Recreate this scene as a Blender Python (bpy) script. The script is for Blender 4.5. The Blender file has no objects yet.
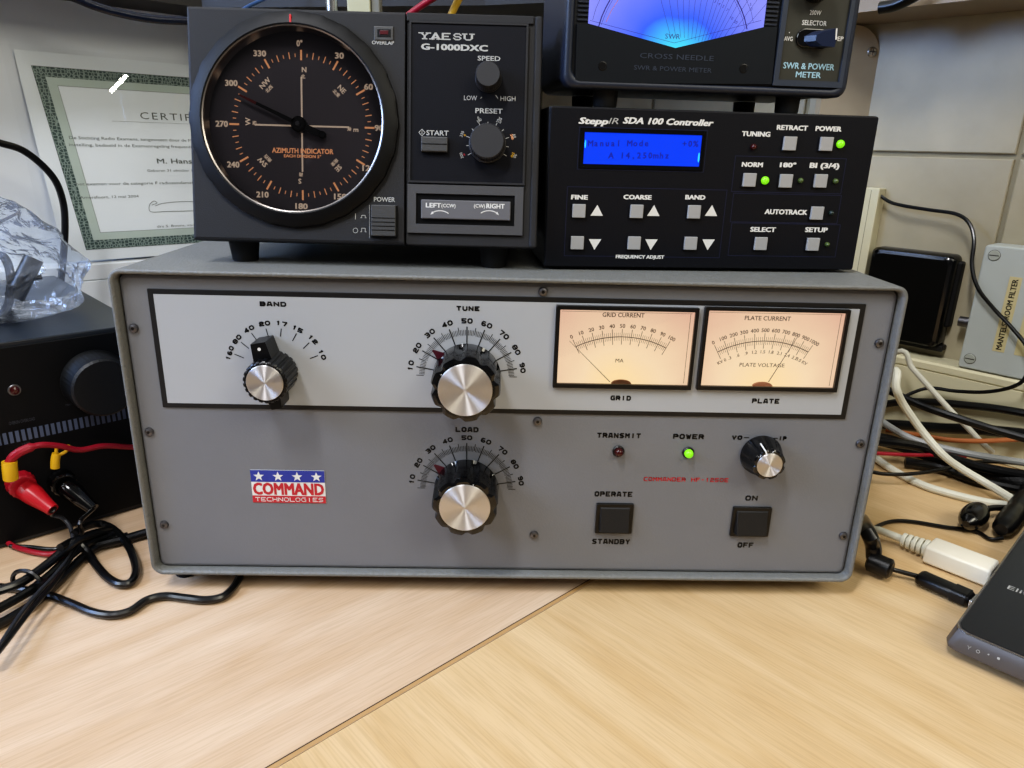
import bpy, bmesh, math, random
from math import sin, cos, pi, radians, atan2, hypot, sqrt
from mathutils import Vector, Matrix, noise
random.seed(7)
C = bpy.context.scene.collection

# ------------------------------------------------------------------ camera
F_PX = 717.897
CAM = Vector((-0.010019, -0.381120, 0.265245))
ROT = Matrix(((0.999495809533399, -0.01842736478615435, -0.025856506960786257),
              (-0.01872336990092217, 0.31562434789354066, -0.9486994816254146),
              (0.025642974568650015, 0.9487052773352824, 0.31512019073911524)))
cd = bpy.data.cameras.new('camera'); cam = bpy.data.objects.new('camera', cd); C.objects.link(cam)
cam.matrix_world = Matrix.Translation(CAM) @ ROT.to_4x4()
cd.sensor_width = 36.0; cd.lens = F_PX * 36.0 / 1024.0; cd.clip_start = 0.01; cd.clip_end = 50
bpy.context.scene.camera = cam

def ray(px, py): return ROT @ Vector(((px - 512) / F_PX, -(py - 384) / F_PX, -1))
def meet(px, py, P, n):
    """where the sight line of a photograph point meets the plane through P with normal n (used to measure sizes off the photo)"""
    d = ray(px, py); return CAM + d * ((Vector(P) - CAM).dot(n) / d.dot(n))
def onZ(px, py, z): return meet(px, py, (0, 0, z), Vector((0, 0, 1)))
def onY(px, py, y): return meet(px, py, (0, y, 0), Vector((0, 1, 0)))

# ------------------------------------------------------------------ materials
def lin(c): return c / 12.92 if c <= .04045 else ((c + .055) / 1.055) ** 2.4
def col(h):
    if isinstance(h, str): return tuple(lin(int(h[i:i + 2], 16) / 255) for i in (0, 2, 4)) + (1,)
    return tuple(h) + (1,)
MATS = {}
def pm(name, c, rough=.5, metal=0, var=.06, vs=60, bump=0, bs=300, coat=0, spec=.5, emit=None, es=0, c2=None, cs=None, sheen=0):
    """procedural surface: principled shader, colour broken up by noise, noise bump"""
    if name in MATS: return MATS[name]
    m = bpy.data.materials.new(name); m.use_nodes = True; nt = m.node_tree; N = nt.nodes; L = nt.links
    b = N['Principled BSDF']; c = col(c)
    tc = N.new('ShaderNodeTexCoord'); nz = N.new('ShaderNodeTexNoise'); nz.inputs['Scale'].default_value = vs; nz.inputs['Detail'].default_value = 4
    L.new(tc.outputs['Object'], nz.inputs['Vector'])
    mx = N.new('ShaderNodeMix'); mx.data_type = 'RGBA'
    a = col(c2) if c2 else tuple(min(1, x * (1 + var)) for x in c[:3]) + (1,)
    d = c if c2 else tuple(x * (1 - var) for x in c[:3]) + (1,)
    mx.inputs[6].default_value = d; mx.inputs[7].default_value = a
    L.new(nz.outputs['Fac'], mx.inputs[0]); L.new(mx.outputs[2], b.inputs['Base Color'])
    b.inputs['Roughness'].default_value = rough; b.inputs['Metallic'].default_value = metal
    b.inputs['Coat Weight'].default_value = coat; b.inputs['Coat Roughness'].default_value = .12
    b.inputs['Specular IOR Level'].default_value = spec
    if bump:
        n2 = N.new('ShaderNodeTexNoise'); n2.inputs['Scale'].default_value = bs; n2.inputs['Detail'].default_value = 3
        L.new(tc.outputs['Object'], n2.inputs['Vector'])
        bp = N.new('ShaderNodeBump'); bp.inputs['Strength'].default_value = bump; bp.inputs['Distance'].default_value = .001
        L.new(n2.outputs['Fac'], bp.inputs['Height']); L.new(bp.outputs[0], b.inputs['Normal'])
    if emit:
        b.inputs['Emission Color'].default_value = col(emit); b.inputs['Emission Strength'].default_value = es
    MATS[name] = m; return m

def glass(name, tint=(1, 1, 1), refl=1.0, rough=.02, base=.03, power=4):
    if name in MATS: return MATS[name]
    m = bpy.data.materials.new(name); m.use_nodes = True; nt = m.node_tree; N = nt.nodes; L = nt.links
    N.remove(N['Principled BSDF']); out = N['Material Output']
    t = N.new('ShaderNodeBsdfTransparent'); t.inputs[0].default_value = tint + (1,)
    g = N.new('ShaderNodeBsdfGlossy'); g.inputs['Roughness'].default_value = rough; g.inputs[0].default_value = (refl, refl, refl, 1)
    f = N.new('ShaderNodeFresnel'); f.inputs[0].default_value = 1.45
    mx = N.new('ShaderNodeMixShader'); L.new(f.outputs[0], mx.inputs[0]); L.new(t.outputs[0], mx.inputs[1]); L.new(g.outputs[0], mx.inputs[2])
    L.new(mx.outputs[0], out.inputs[0]); MATS[name] = m; return m

def backlit(name, cx, cz, rad, c_in, c_mid, c_out, strength):
    """translucent scale card lit by a small lamp behind it (brighter close to the lamp); coordinates in the thing's own frame"""
    m = bpy.data.materials.new(name); m.use_nodes = True; nt = m.node_tree; N = nt.nodes; L = nt.links
    b = N['Principled BSDF']; tc = N.new('ShaderNodeTexCoord')
    mp = N.new('ShaderNodeVectorMath'); mp.operation = 'SUBTRACT'; mp.inputs[1].default_value = (cx, 0, cz)
    m2 = N.new('ShaderNodeVectorMath'); m2.operation = 'MULTIPLY'; m2.inputs[1].default_value = (rad[0], 0, rad[1])
    ln = N.new('ShaderNodeVectorMath'); ln.operation = 'LENGTH'
    nz = N.new('ShaderNodeTexNoise'); nz.inputs['Scale'].default_value = 40
    ad = N.new('ShaderNodeMath'); ad.operation = 'MULTIPLY_ADD'; ad.inputs[1].default_value = .25
    sb = N.new('ShaderNodeMath'); sb.operation = 'SUBTRACT'; sb.inputs[1].default_value = .12
    cr = N.new('ShaderNodeValToRGB'); e = cr.color_ramp.elements
    e[0].position = 0; e[0].color = col(c_in); e[1].position = 1; e[1].color = col(c_out); k = e.new(.4); k.color = col(c_mid)
    L.new(tc.outputs['Object'], mp.inputs[0]); L.new(mp.outputs[0], m2.inputs[0]); L.new(m2.outputs[0], ln.inputs[0])
    L.new(tc.outputs['Object'], nz.inputs['Vector']); L.new(nz.outputs['Fac'], ad.inputs[0]); L.new(ln.outputs['Value'], ad.inputs[2])
    L.new(ad.outputs[0], sb.inputs[0]); L.new(sb.outputs[0], cr.inputs[0])
    L.new(cr.outputs[0], b.inputs['Emission Color']); b.inputs['Emission Strength'].default_value = strength
    b.inputs['Base Color'].default_value = (.01, .01, .01, 1); b.inputs['Roughness'].default_value = .8; b.inputs['Specular IOR Level'].default_value = .05
    return m

def brushed(name, c, rough=.3, scale=(1, 1, 1), rad=False):
    if name in MATS: return MATS[name]
    m = pm(name, c, .5 if rad else rough, 1, .03, 200); N = m.node_tree.nodes; L = m.node_tree.links; b = N['Principled BSDF']
    if rad:
        b.inputs['Anisotropic'].default_value = .97; b.inputs['Anisotropic Rotation'].default_value = 0.25
        t = N.new('ShaderNodeTangent'); t.direction_type = 'RADIAL'; t.axis = 'Y'; L.new(t.outputs[0], b.inputs['Tangent'])
    else:
        tc = N.new('ShaderNodeTexCoord'); mp = N.new('ShaderNodeMapping'); mp.inputs['Scale'].default_value = scale
        nz = N.new('ShaderNodeTexNoise'); nz.inputs['Scale'].default_value = 100
        bp = N.new('ShaderNodeBump'); bp.inputs['Strength'].default_value = .25; bp.inputs['Distance'].default_value = .0005
        L.new(tc.outputs['Object'], mp.inputs[0]); L.new(mp.outputs[0], nz.inputs[0]); L.new(nz.outputs[0], bp.inputs['Height']); L.new(bp.outputs[0], b.inputs['Normal'])
    return m

M_amp   = pm('grey_powder_coat', '6c6e73', .5, 0, .07, 25, .12, 900)
M_shell = pm('grey_hammered_paint', '6a6b69', .42, 0, .13, 300, .6, 700)
M_white = pm('off_white_plate', 'a0a3a7', .45, 0, .02, 10)
M_ink   = pm('black_ink', '0b0b0c', .5)
M_soft  = pm('grey_ink', '3a3430', .6)
M_blk   = pm('black_plastic', '08080a', .35, 0, .1, 80, .08, 900, spec=.4)
M_gloss = pm('glossy_black_plastic', '070708', .16, 0, .1, 50, spec=.6)
M_matte = pm('matte_black_plastic', '0f0f10', .6, 0, .1, 80, .1, 1500)
M_char  = pm('charcoal_plastic', '242426', .6, 0, .05, 80, .15, 1800, spec=.3)
M_char2 = pm('dark_slate_panel', '0c0d14', .6, 0, .05, 80, .1, 1800, spec=.2)
M_gpl   = pm('grey_plastic', '3c3c3c', .45, 0, .05, 80, .1, 1500)
M_btn   = pm('light_grey_button', '9a9a9a', .5, 0, .03)
M_wink  = pm('white_ink', 'd9d9d6', .5)
M_gink  = pm('pale_grey_ink', 'a9a9a6', .5)
M_red   = pm('red_paint', 'b3202c', .5)
M_redp  = pm('red_plastic', 'b01824', .35, 0, .08, 60)
M_blue  = pm('blue_paint', '27348f', .5)
M_plum  = pm('plum_pointer', '42101f', .35)
M_cap   = brushed('turned_aluminium', 'dcdadb', .27, rad=True)
M_metal = pm('bright_metal', 'b8b8b8', .25, 1, .05)
M_dmet  = pm('dark_screw_metal', '6c6b6e', .42, 1, .1)
M_glass = glass('clear_glass')
M_glass2 = glass('smoked_glass', (.86, .86, .9))
M_or    = pm('glowing_orange_ink', 'e0a078', .5, emit='ffb078', es=.4)  # print given a faint glow of its own to read brighter
M_cream = pm('glowing_cream_ink', 'e8d8c4', .5, emit='ffe0c0', es=.25)  # cream print glows a little too, though no lamp lights it
M_yel   = pm('yellow_plastic', 'd9a81a', .4, 0, .08)
M_cablew = pm('white_cable', 'd6d5c6', .42, 0, .06, 30)
M_cableg = pm('grey_cable', '9a9c9c', .42, 0, .06, 30)
M_cableb = pm('black_cable', '0a0a0b', .28, 0, .1, 30)
M_cableo = pm('copper_cable', 'a8643a', .35, 0, .15, 40)
M_cabler = pm('red_cable', '98162a', .38, 0, .06, 30)
M_ledg  = pm('green_led', '6cc020', .3, emit='7ce010', es=.7)
M_ledo  = pm('green_led_off', '4a5a30', .25)
M_ledr  = pm('red_led_off', '3a0a0c', .2)
M_rub   = pm('black_rubber', '0a0a0a', .75)

# ------------------------------------------------------------------ lettering
_tc = {}
def glyphs(s, bold=0, shear=0, sp=1.0):
    k = (s, bold, shear, sp)
    if k in _tc: return _tc[k]
    cu = bpy.data.curves.new('lettering', 'FONT'); cu.body = s; cu.size = 1; cu.offset = bold; cu.shear = shear; cu.space_character = sp; cu.resolution_u = 2
    ob = bpy.data.objects.new('lettering', cu); me = bpy.data.meshes.new_from_object(ob)
    v = [(p.co.x, p.co.y) for p in me.vertices]; f = [tuple(p.vertices) for p in me.polygons]
    bpy.data.objects.remove(ob); bpy.data.curves.remove(cu); bpy.data.meshes.remove(me)
    xs = [p[0] for p in v] or [0]; _tc[k] = (v, f, min(xs), max(xs)); return _tc[k]
_cap = None
def cap_h():
    global _cap
    if _cap is None: _cap = max(p[1] for p in glyphs('H')[0])
    return _cap
# wide square letters as on the amplifier: polylines on a 0..4 grid
SQ = {'A': '00 14 34 40|01 41', 'B': '00 04 34 43 42 02|42 41 30 00', 'C': '44 14 03 01 10 40', 'D': '00 04 34 43 41 30 00', 'E': '44 04 00 40|02 32',
      'F': '44 04 00|02 32', 'G': '44 14 03 01 10 40 42 32', 'H': '00 04|40 44|02 42', 'I': '20 24', 'J': '44 41 30 10 01', 'K': '00 04|02 12 44|12 40', 'L': '04 00 40',
      'M': '00 04 22 44 40', 'N': '00 04 40 44', 'O': '14 34 43 41 30 10 01 03 14', 'P': '00 04 34 43 42 32 02', 'R': '00 04 34 43 42 02|22 40', 'S': '44 14 03 12 32 41 30 00',
      'T': '04 44|24 20', 'U': '04 01 10 30 41 44', 'V': '04 20 44', 'W': '04 10 23 30 44', 'Y': '04 22 44|22 20', 'X': '04 40|00 44', '0': '14 34 43 41 30 10 01 03 14',
      '1': '13 24 20', '2': '03 14 34 43 32 12 01 00 40', '3': '04 34 43 32 12|32 41 30 00', '4': '30 34 01 41', '5': '44 04 02 32 41 30 00', '6': '34 14 03 01 10 30 41 32 02',
      '7': '04 44 20', '8': '14 34 43 41 30 10 01 03 14|02 42', '9': '10 30 41 43 34 14 03 12 42', '-': '12 32', '.': '20 21', ' ': ''}

# ------------------------------------------------------------------ mesh builder
FRONT = Matrix(((1, 0, 0, 0), (0, 0, -1, 0), (0, 1, 0, 0), (0, 0, 0, 1)))   # face frame: x right, y up, z out towards the viewer
def front(x=0, y=0, z=0, tilt=0):
    """face frame set at (x, y, z) of its thing, leaning back by tilt"""
    return Matrix.Translation((x, y, z)) @ Matrix.Rotation(-tilt, 4, 'X') @ FRONT
def rr(x0, x1, y0, y1, r, n=5):
    r = max(1e-5, min(r, (x1 - x0) / 2 - 1e-6, (y1 - y0) / 2 - 1e-6)); P = []
    for cx, cy, a0 in ((x1 - r, y0 + r, -90), (x1 - r, y1 - r, 0), (x0 + r, y1 - r, 90), (x0 + r, y0 + r, 180)):
        for i in range(n + 1):
            a = radians(a0 + 90 * i / n); P.append((cx + r * cos(a), cy + r * sin(a)))
    return P
def catmull(pts, k=6):
    P = [Vector(p) for p in pts]; P = [P[0] * 2 - P[1]] + P + [P[-1] * 2 - P[-2]]; out = []
    for i in range(1, len(P) - 2):
        for j in range(k):
            t = j / k; a, b, c, d = P[i - 1:i + 3]
            out.append(.5 * ((2 * b) + (c - a) * t + (2 * a - 5 * b + 4 * c - d) * t * t + (3 * b - a - 3 * c + d) * t ** 3))
    out.append(P[-2]); return out

class MB:
    def __init__(s, th=None, L=None):
        s.th = th; s.L = L or Matrix.Identity(4); s.FW = (th.M if th else Matrix.Identity(4)) @ s.L; s.FI = s.FW.inverted()
        s.v = []; s.f = []; s.mi = []; s.sm = []; s.mats = []
    def mat(s, m):
        if m not in s.mats: s.mats.append(m)
        s.cur = s.mats.index(m); return s
    def pk(s, px, py, l=0):
        n = s.FW.to_3x3() @ Vector((0, 0, 1)); q = s.FI @ meet(px, py, s.FW @ Vector((0, 0, l)), n); return q.x, q.y
    def rect(s, x0, y0, x1, y1, l=0):
        """photo rectangle -> rectangle on this face"""
        xm, ym = (x0 + x1) / 2, (y0 + y1) / 2
        return s.pk(x0, ym, l)[0], s.pk(x1, ym, l)[0], s.pk(xm, y1, l)[1], s.pk(xm, y0, l)[1]
    def add(s, V, F, smooth=False):
        o = len(s.v); s.v += [tuple(s.L @ Vector(p)) for p in V]; s.f += [tuple(i + o for i in f) for f in F]
        s.mi += [s.cur] * len(F); s.sm += [smooth] * len(F); return s
    def loft(s, loops, smooth=False, cap0=True, cap1=True, closed=False):
        n = len(loops[0]); V = [p for l in loops for p in l]; F = []
        R = range(len(loops) - (0 if closed else 1))
        for i in R:
            a = i * n; b = ((i + 1) % len(loops)) * n
            for j in range(n): k = (j + 1) % n; F.append((a + j, a + k, b + k, b + j))
        s.add(V, F, smooth)
        if not closed:
            if cap0: s.add(loops[0], [tuple(range(n))[::-1]])
            if cap1: s.add(loops[-1], [tuple(range(n))])
        return s
    def prism(s, x0, x1, y0, y1, z0, z1, r=.0005, b=.0004, n=4):
        """rounded slab on the face, front edge rounded by b"""
        b = min(b, (x1 - x0) / 3, (y1 - y0) / 3, abs(z1 - z0) * .9); K = 3 if b > 0 else 0
        Ls = [[(x, y, z0) for x, y in rr(x0, x1, y0, y1, r, n)]]
        for i in range(K + 1):
            a = pi / 2 * i / K if K else 0; ins = b * (1 - cos(a)); zz = z1 - b + b * sin(a)
            Ls.append([(x, y, zz) for x, y in rr(x0 + ins, x1 - ins, y0 + ins, y1 - ins, max(r - ins, .00003), n)])
        return s.loft(Ls)
    def box(s, x0, x1, y0, y1, z0, z1): 
        return s.loft([[(x0, y0, z), (x1, y0, z), (x1, y1, z), (x0, y1, z)] for z in (z0, z1)])
    def poly(s, P, z, z0=None):
        if z0 is None: return s.add([(x, y, z) for x, y in P], [tuple(range(len(P)))])
        return s.loft([[(x, y, z0) for x, y in P], [(x, y, z) for x, y in P]])
    def ring(s, A, B, z): 
        n = len(A); return s.add([(x, y, z) for x, y in A] + [(x, y, z) for x, y in B], [(i, (i + 1) % n, n + (i + 1) % n, n + i) for i in range(n)])
    def lathe(s, cx, cy, prof, n=48, flute=None, smooth=True, cap=True):
        Ls = []
        for r, z in prof:
            l = []
            for i in range(n):
                a = 2 * pi * i / n; q = r * (flute(a, r, z) if flute else 1); l.append((cx + q * cos(a), cy + q * sin(a), z))
            Ls.append(l)
        return s.loft(Ls, smooth, cap, cap)
    def tube(s, pts, r, n=10, k=6, smooth=True, taper=None):
        P = catmull(pts, k) if k > 1 else [Vector(p) for p in pts]; Ls = []
        t0 = (P[1] - P[0]).normalized(); u = t0.orthogonal().normalized()
        for i, p in enumerate(P):
            t = (P[min(i + 1, len(P) - 1)] - P[max(i - 1, 0)]).normalized(); u = (u - t * u.dot(t)).normalized(); w = t.cross(u)
            q = taper(i / (len(P) - 1)) * r if taper else r
            Ls.append([p + (u * cos(2 * pi * j / n) + w * sin(2 * pi * j / n)) * q for j in range(n)])
        return s.loft(Ls, smooth)
    def rib(s, p, q, w, z, ext=0):
        dx, dy = q[0] - p[0], q[1] - p[1]; l = hypot(dx, dy) or 1e-9; dx /= l; dy /= l; nx, ny = -dy * w / 2, dx * w / 2; ex, ey = dx * ext, dy * ext
        return s.add([(p[0] + nx - ex, p[1] + ny - ey, z), (p[0] - nx - ex, p[1] - ny - ey, z), (q[0] - nx + ex, q[1] - ny + ey, z), (q[0] + nx + ex, q[1] + ny + ey, z)], [(0, 1, 2, 3)])
    def line(s, P, w, z): 
        for a, b in zip(P[:-1], P[1:]): s.rib(a, b, w, z, w * .3)
        return s
    def arc(s, c, r, a0, a1, w, z, n=24, sy=1):
        return s.line([(c[0] + r * cos(radians(a0 + (a1 - a0) * i / n)), c[1] + r * sy * sin(radians(a0 + (a1 - a0) * i / n))) for i in range(n + 1)], w, z)
    def tick(s, c, a, r0, r1, w, z):
        a = radians(a); return s.rib((c[0] + r0 * cos(a), c[1] + r0 * sin(a)), (c[0] + r1 * cos(a), c[1] + r1 * sin(a)), w, z)
    def disc(s, c, r, z, n=32): return s.poly([(c[0] + r * cos(2 * pi * i / n), c[1] + r * sin(2 * pi * i / n)) for i in range(n)], z)
    def frame(s, x0, x1, y0, y1, w, z):
        return s.ring([(x0, y0), (x1, y0), (x1, y1), (x0, y1)], [(x0 + w, y0 + w), (x1 - w, y0 + w), (x1 - w, y1 - w), (x0 + w, y1 - w)], z)
    def text(s, t, c, h, z, w=None, ang=0, bold=.0, shear=0, sp=1.0):
        V, F, a, b = glyphs(t, 0, shear, sp); k = h / cap_h(); off = [(0, 0)] + ([(dx * bold * 1.3, dy * bold * .8) for dx in (-1, 1) for dy in (-1, 1)] if bold > 0 else []); kx = (w / (b - a)) if w else k; xm = (a + b) / 2; ym = cap_h() / 2
        ca, sa = cos(radians(ang)), sin(radians(ang)); P = []
        for ox_, oy_ in off:
            P = []; z += .00001
            for x, y in V: X = (x + ox_ - xm) * kx; Y = (y + oy_ - ym) * k; P.append((c[0] + X * ca - Y * sa, c[1] + X * sa + Y * ca, z))
            s.add(P, F)
        return s
    def sq(s, t, c, h, z, w, sw=None, ang=0, gap=.17):
        """wide square lettering, total width w"""
        n = len(t); adv = w / (n + (n - 1) * gap); sw = sw or h * .2; ca, sa = cos(radians(ang)), sin(radians(ang)); x0 = -w / 2
        for i, ch in enumerate(t):
            for st in SQ[ch].split('|'):
                P = []
                for q in st.split():
                    X = x0 + sw / 2 + int(q[0]) / 4 * (adv - sw); Y = -h / 2 + sw / 2 + int(q[1]) / 4 * (h - sw); P.append((c[0] + X * ca - Y * sa, c[1] + X * sa + Y * ca))
                for a, b in zip(P[:-1], P[1:]): s.rib(a, b, sw, z, sw * .35)
            x0 += adv * (1 + gap)
        return s
    def ptext(s, t, px, py, wp, hp, l=0, z=None, kind='text', **k):
        """lettering measured in the photograph: centre, width and capital height"""
        c = s.pk(px, py, l); w = abs(s.pk(px + wp / 2, py, l)[0] - s.pk(px - wp / 2, py, l)[0]); h = abs(s.pk(px, py - hp / 2, l)[1] - s.pk(px, py + hp / 2, l)[1])
        z = l + .00012 if z is None else z
        return s.sq(t, c, h, z, w, **k) if kind == 'sq' else s.text(t, c, h, z, w, **k)
    def build(s, name, parent=None, label=None, kind=None, sharp=35, fix=True):
        me = bpy.data.meshes.new(name); me.from_pydata(s.v, [], s.f)
        for m in s.mats: me.materials.append(m)
        for p, a, b in zip(me.polygons, s.mi, s.sm): p.material_index = a; p.use_smooth = b
        if fix:
            bm = bmesh.new(); bm.from_mesh(me); bmesh.ops.recalc_face_normals(bm, faces=bm.faces); bm.to_mesh(me); bm.free()
        if any(s.sm): me.set_sharp_from_angle(angle=radians(sharp))
        o = bpy.data.objects.new(name, me); C.objects.link(o)
        par = parent if parent is not None else (s.th.o if s.th else None)
        if par is not None: o.parent = par
        if label: o['label'] = label
        if kind: o['kind'] = kind
        return o
class Th:
    def __init__(s, name, label, cat, loc, yaw=0, group=None):
        s.o = bpy.data.objects.new(name, None); s.o.empty_display_size = .02; C.objects.link(s.o)
        s.M = Matrix.Translation(loc) @ Matrix.Rotation(yaw, 4, 'Z'); s.o.location = loc; s.o.rotation_euler = (0, 0, yaw)
        s.o['label'] = label; s.o['category'] = cat
        if group: s.o['group'] = group
def tag(o, label, cat, group=None):
    o['label'] = label; o['category'] = cat
    if group: o['group'] = group
    return o
def circle3(a, b, c):
    ax, ay = a; bx, by = b; cx, cy = c; d = 2 * (ax * (by - cy) + bx * (cy - ay) + cx * (ay - by))
    ux = ((ax * ax + ay * ay) * (by - cy) + (bx * bx + by * by) * (cy - ay) + (cx * cx + cy * cy) * (ay - by)) / d
    uy = ((ax * ax + ay * ay) * (cx - bx) + (bx * bx + by * by) * (ax - cx) + (cx * cx + cy * cy) * (bx - ax)) / d
    return (ux, uy), hypot(ax - ux, ay - uy)

# ================================================================== THE SETTING
K = Vector((.0057, .773, 0)); E1 = Vector((.7547, .6561, 0)); E2 = Vector((.6561, -.7547, 0))
def ab(a, b, z=0): p = K - E1 * a + E2 * b; return (p.x, p.y, z)      # a: distance from the right wall, b: from the left wall
def wood(name, ang, base, dark, light):
    m = bpy.data.materials.new(name); m.use_nodes = True; nt = m.node_tree; N = nt.nodes; L = nt.links; b = N['Principled BSDF']
    tc = N.new('ShaderNodeTexCoord'); mp = N.new('ShaderNodeMapping'); mp.inputs['Rotation'].default_value = (0, 0, -ang); 
    st = N.new('ShaderNodeMapping'); st.inputs['Scale'].default_value = (2.2, 20, 3)
    L.new(tc.outputs['Object'], mp.inputs[0]); L.new(mp.outputs[0], st.inputs[0])
    n1 = N.new('ShaderNodeTexNoise'); n1.inputs['Scale'].default_value = 2.2; n1.inputs['Detail'].default_value = 5; n1.inputs['Distortion'].default_value = .8; L.new(st.outputs[0], n1.inputs[0])
    s2 = N.new('ShaderNodeMapping'); s2.inputs['Scale'].default_value = (12, 300, 12); L.new(mp.outputs[0], s2.inputs[0])
    n2 = N.new('ShaderNodeTexNoise'); n2.inputs['Scale'].default_value = 3; n2.inputs['Detail'].default_value = 3; L.new(s2.outputs[0], n2.inputs[0])
    n3 = N.new('ShaderNodeTexNoise'); n3.inputs['Scale'].default_value = 6; L.new(tc.outputs['Object'], n3.inputs[0])
    r1 = N.new('ShaderNodeValToRGB'); e = r1.color_ramp.elements; e[0].position = .3; e[0].color = col(dark); e[1].position = .7; e[1].color = col(light); q = e.new(.5); q.color = col(base)
    L.new(n1.outputs['Fac'], r1.inputs[0])
    mx = N.new('ShaderNodeMix'); mx.data_type = 'RGBA'; mx.blend_type = 'MULTIPLY'; mx.inputs[0].default_value = .26
    r2 = N.new('ShaderNodeValToRGB'); e = r2.color_ramp.elements; e[0].position = .38; e[0].color = (.62, .55, .47, 1); e[1].position = .55; e[1].color = (1, 1, 1, 1)
    L.new(n2.outputs['Fac'], r2.inputs[0]); L.new(r1.outputs[0], mx.inputs[6]); L.new(r2.outputs[0], mx.inputs[7]); L.new(mx.outputs[2], b.inputs['Base Color'])
    ro = N.new('ShaderNodeMapRange'); ro.inputs[3].default_value = .32; ro.inputs[4].default_value = .48; L.new(n3.outputs['Fac'], ro.inputs[0]); L.new(ro.outputs[0], b.inputs['Roughness'])
    return m
M_woodL = wood('beech_laminate_left', atan2(E1.y, E1.x), 'cdb092', 'c4a482', 'd6bca0')
M_woodR = wood('beech_laminate_right', atan2(E2.y, E2.x), 'd0b185', 'c6a373', 'dabd93')
M_edge = pm('beech_edging', 'b58f5e', .5); M_seam = pm('seam_gap', '3a2a1c', .9)  # dark colour of the narrow gap along the joint
def slab(name, P, z0, z1, mat, extra=None):
    m = MB(); m.mat(mat); m.loft([[(x, y, z) for x, y, _ in P] for z in (z0, z1)])
    if extra: extra(m)
    return m.build(name)
SB_ = lambda a, d=0: .6046 + (a - .4606) * .0265 + d          # the joint runs slightly askew
def seam(m):
    m.mat(M_edge)
    m.add([ab(0, SB_(0, -.0030), .00015), ab(.80, SB_(.8, -.0030), .00015), ab(.80, SB_(.8, -.0006), .00015), ab(0, SB_(0, -.0006), .00015)], [(0, 1, 2, 3)])
    m.mat(M_seam); m.add([ab(0, SB_(0, -.0036), .0002), ab(.80, SB_(.8, -.0036), .0002), ab(.80, SB_(.8, -.0029), .0002), ab(0, SB_(0, -.0029), .0002)], [(0, 1, 2, 3)])
o = slab('desktop', [ab(.001, .001), ab(.001, SB_(0, -.0004)), ab(1.7, SB_(1.7, -.0004)), ab(1.7, .001)], -.028, 0, M_woodL, seam)
tag(o, 'pale beech desktop left of the diagonal seam, in front of the amplifier', 'desk')
o = slab('desktop', [ab(.001, SB_(0)), ab(.001, 1.9), ab(.80, 1.9), ab(.80, SB_(.8))], -.028, 0, M_woodR)
tag(o, 'beech desktop right of the diagonal seam with grain running to the right', 'desk')

def tile_mat():
    m = bpy.data.materials.new('beige_wall_tiles'); m.use_nodes = True; nt = m.node_tree; N = nt.nodes; L = nt.links; b = N['Principled BSDF']
    tc = N.new('ShaderNodeTexCoord'); n = N.new('ShaderNodeTexNoise'); n.inputs['Scale'].default_value = 9; n.inputs['Detail'].default_value = 8; L.new(tc.outputs['Object'], n.inputs[0])
    r = N.new('ShaderNodeValToRGB'); e = r.color_ramp.elements; e[0].position = .35; e[0].color = col('9b927a'); e[1].position = .68; e[1].color = col('b6ac92'); L.new(n.outputs['Fac'], r.inputs[0]); L.new(r.outputs[0], b.inputs['Base Color'])
    b.inputs['Roughness'].default_value = .4; return m
M_tile = tile_mat(); M_grout = pm('grout', '8f8770', .85, 0, .1, 100, .3, 500)
M_wall = pm('white_wall_paint', 'dde2e8', .6, 0, .02, 6, .05, 200)
# right wall: body plus tiles with grout channels between them (tile joints measured on the wall)
def rw(t, z, off=0): p = K + E2 * t - E1 * off; return (p.x, p.y, z)
m = MB(); m.mat(M_grout); m.loft([[rw(0, z, -.003), rw(1.3, z, -.003), rw(1.3, z, -.1), rw(0, z, -.1)] for z in (-.3, 2.3)])
zj = .2672; tj0 = (Vector((.4443, .2685, 0)) - K).dot(E2); g = .0022; W_, H_ = .20, .25
for i in range(-4, 8):
    for j in range(-2, 8):
        x0 = tj0 + i * W_; z0 = zj + j * H_
        if x0 + W_ < .0 or x0 + W_ > 1.3: continue
        x0c = max(x0 + g, .001); m.mat(M_tile); P = [(x0c, z0 + g), (x0 + W_ - g, z0 + g), (x0 + W_ - g, z0 + H_ - g), (x0c, z0 + H_ - g)]; c = .001
        A = [rw(x, z, -.0035) for x, z in P]; B = [rw(x, z, -.0008) for x, z in P]
        P2 = [(P[0][0] + c, P[0][1] + c), (P[1][0] - c, P[1][1] + c), (P[2][0] - c, P[2][1] - c), (P[3][0] + c, P[3][1] - c)]
        m.loft([A, B, [rw(x, z, 0) for x, z in P2]], cap0=False)
o = m.build('wall_right'); o['kind'] = 'structure'
def lw(a, z, off=0): p = K - E1 * a + E2 * off; return (p.x, p.y, z)
m = MB(); m.mat(M_wall); m.loft([[lw(-.1, z, 0), lw(2.4, z, 0), lw(2.4, z, -.1), lw(-.1, z, -.1)] for z in (-.3, 2.3)])
o = m.build('wall_left'); o['kind'] = 'structure'
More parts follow.
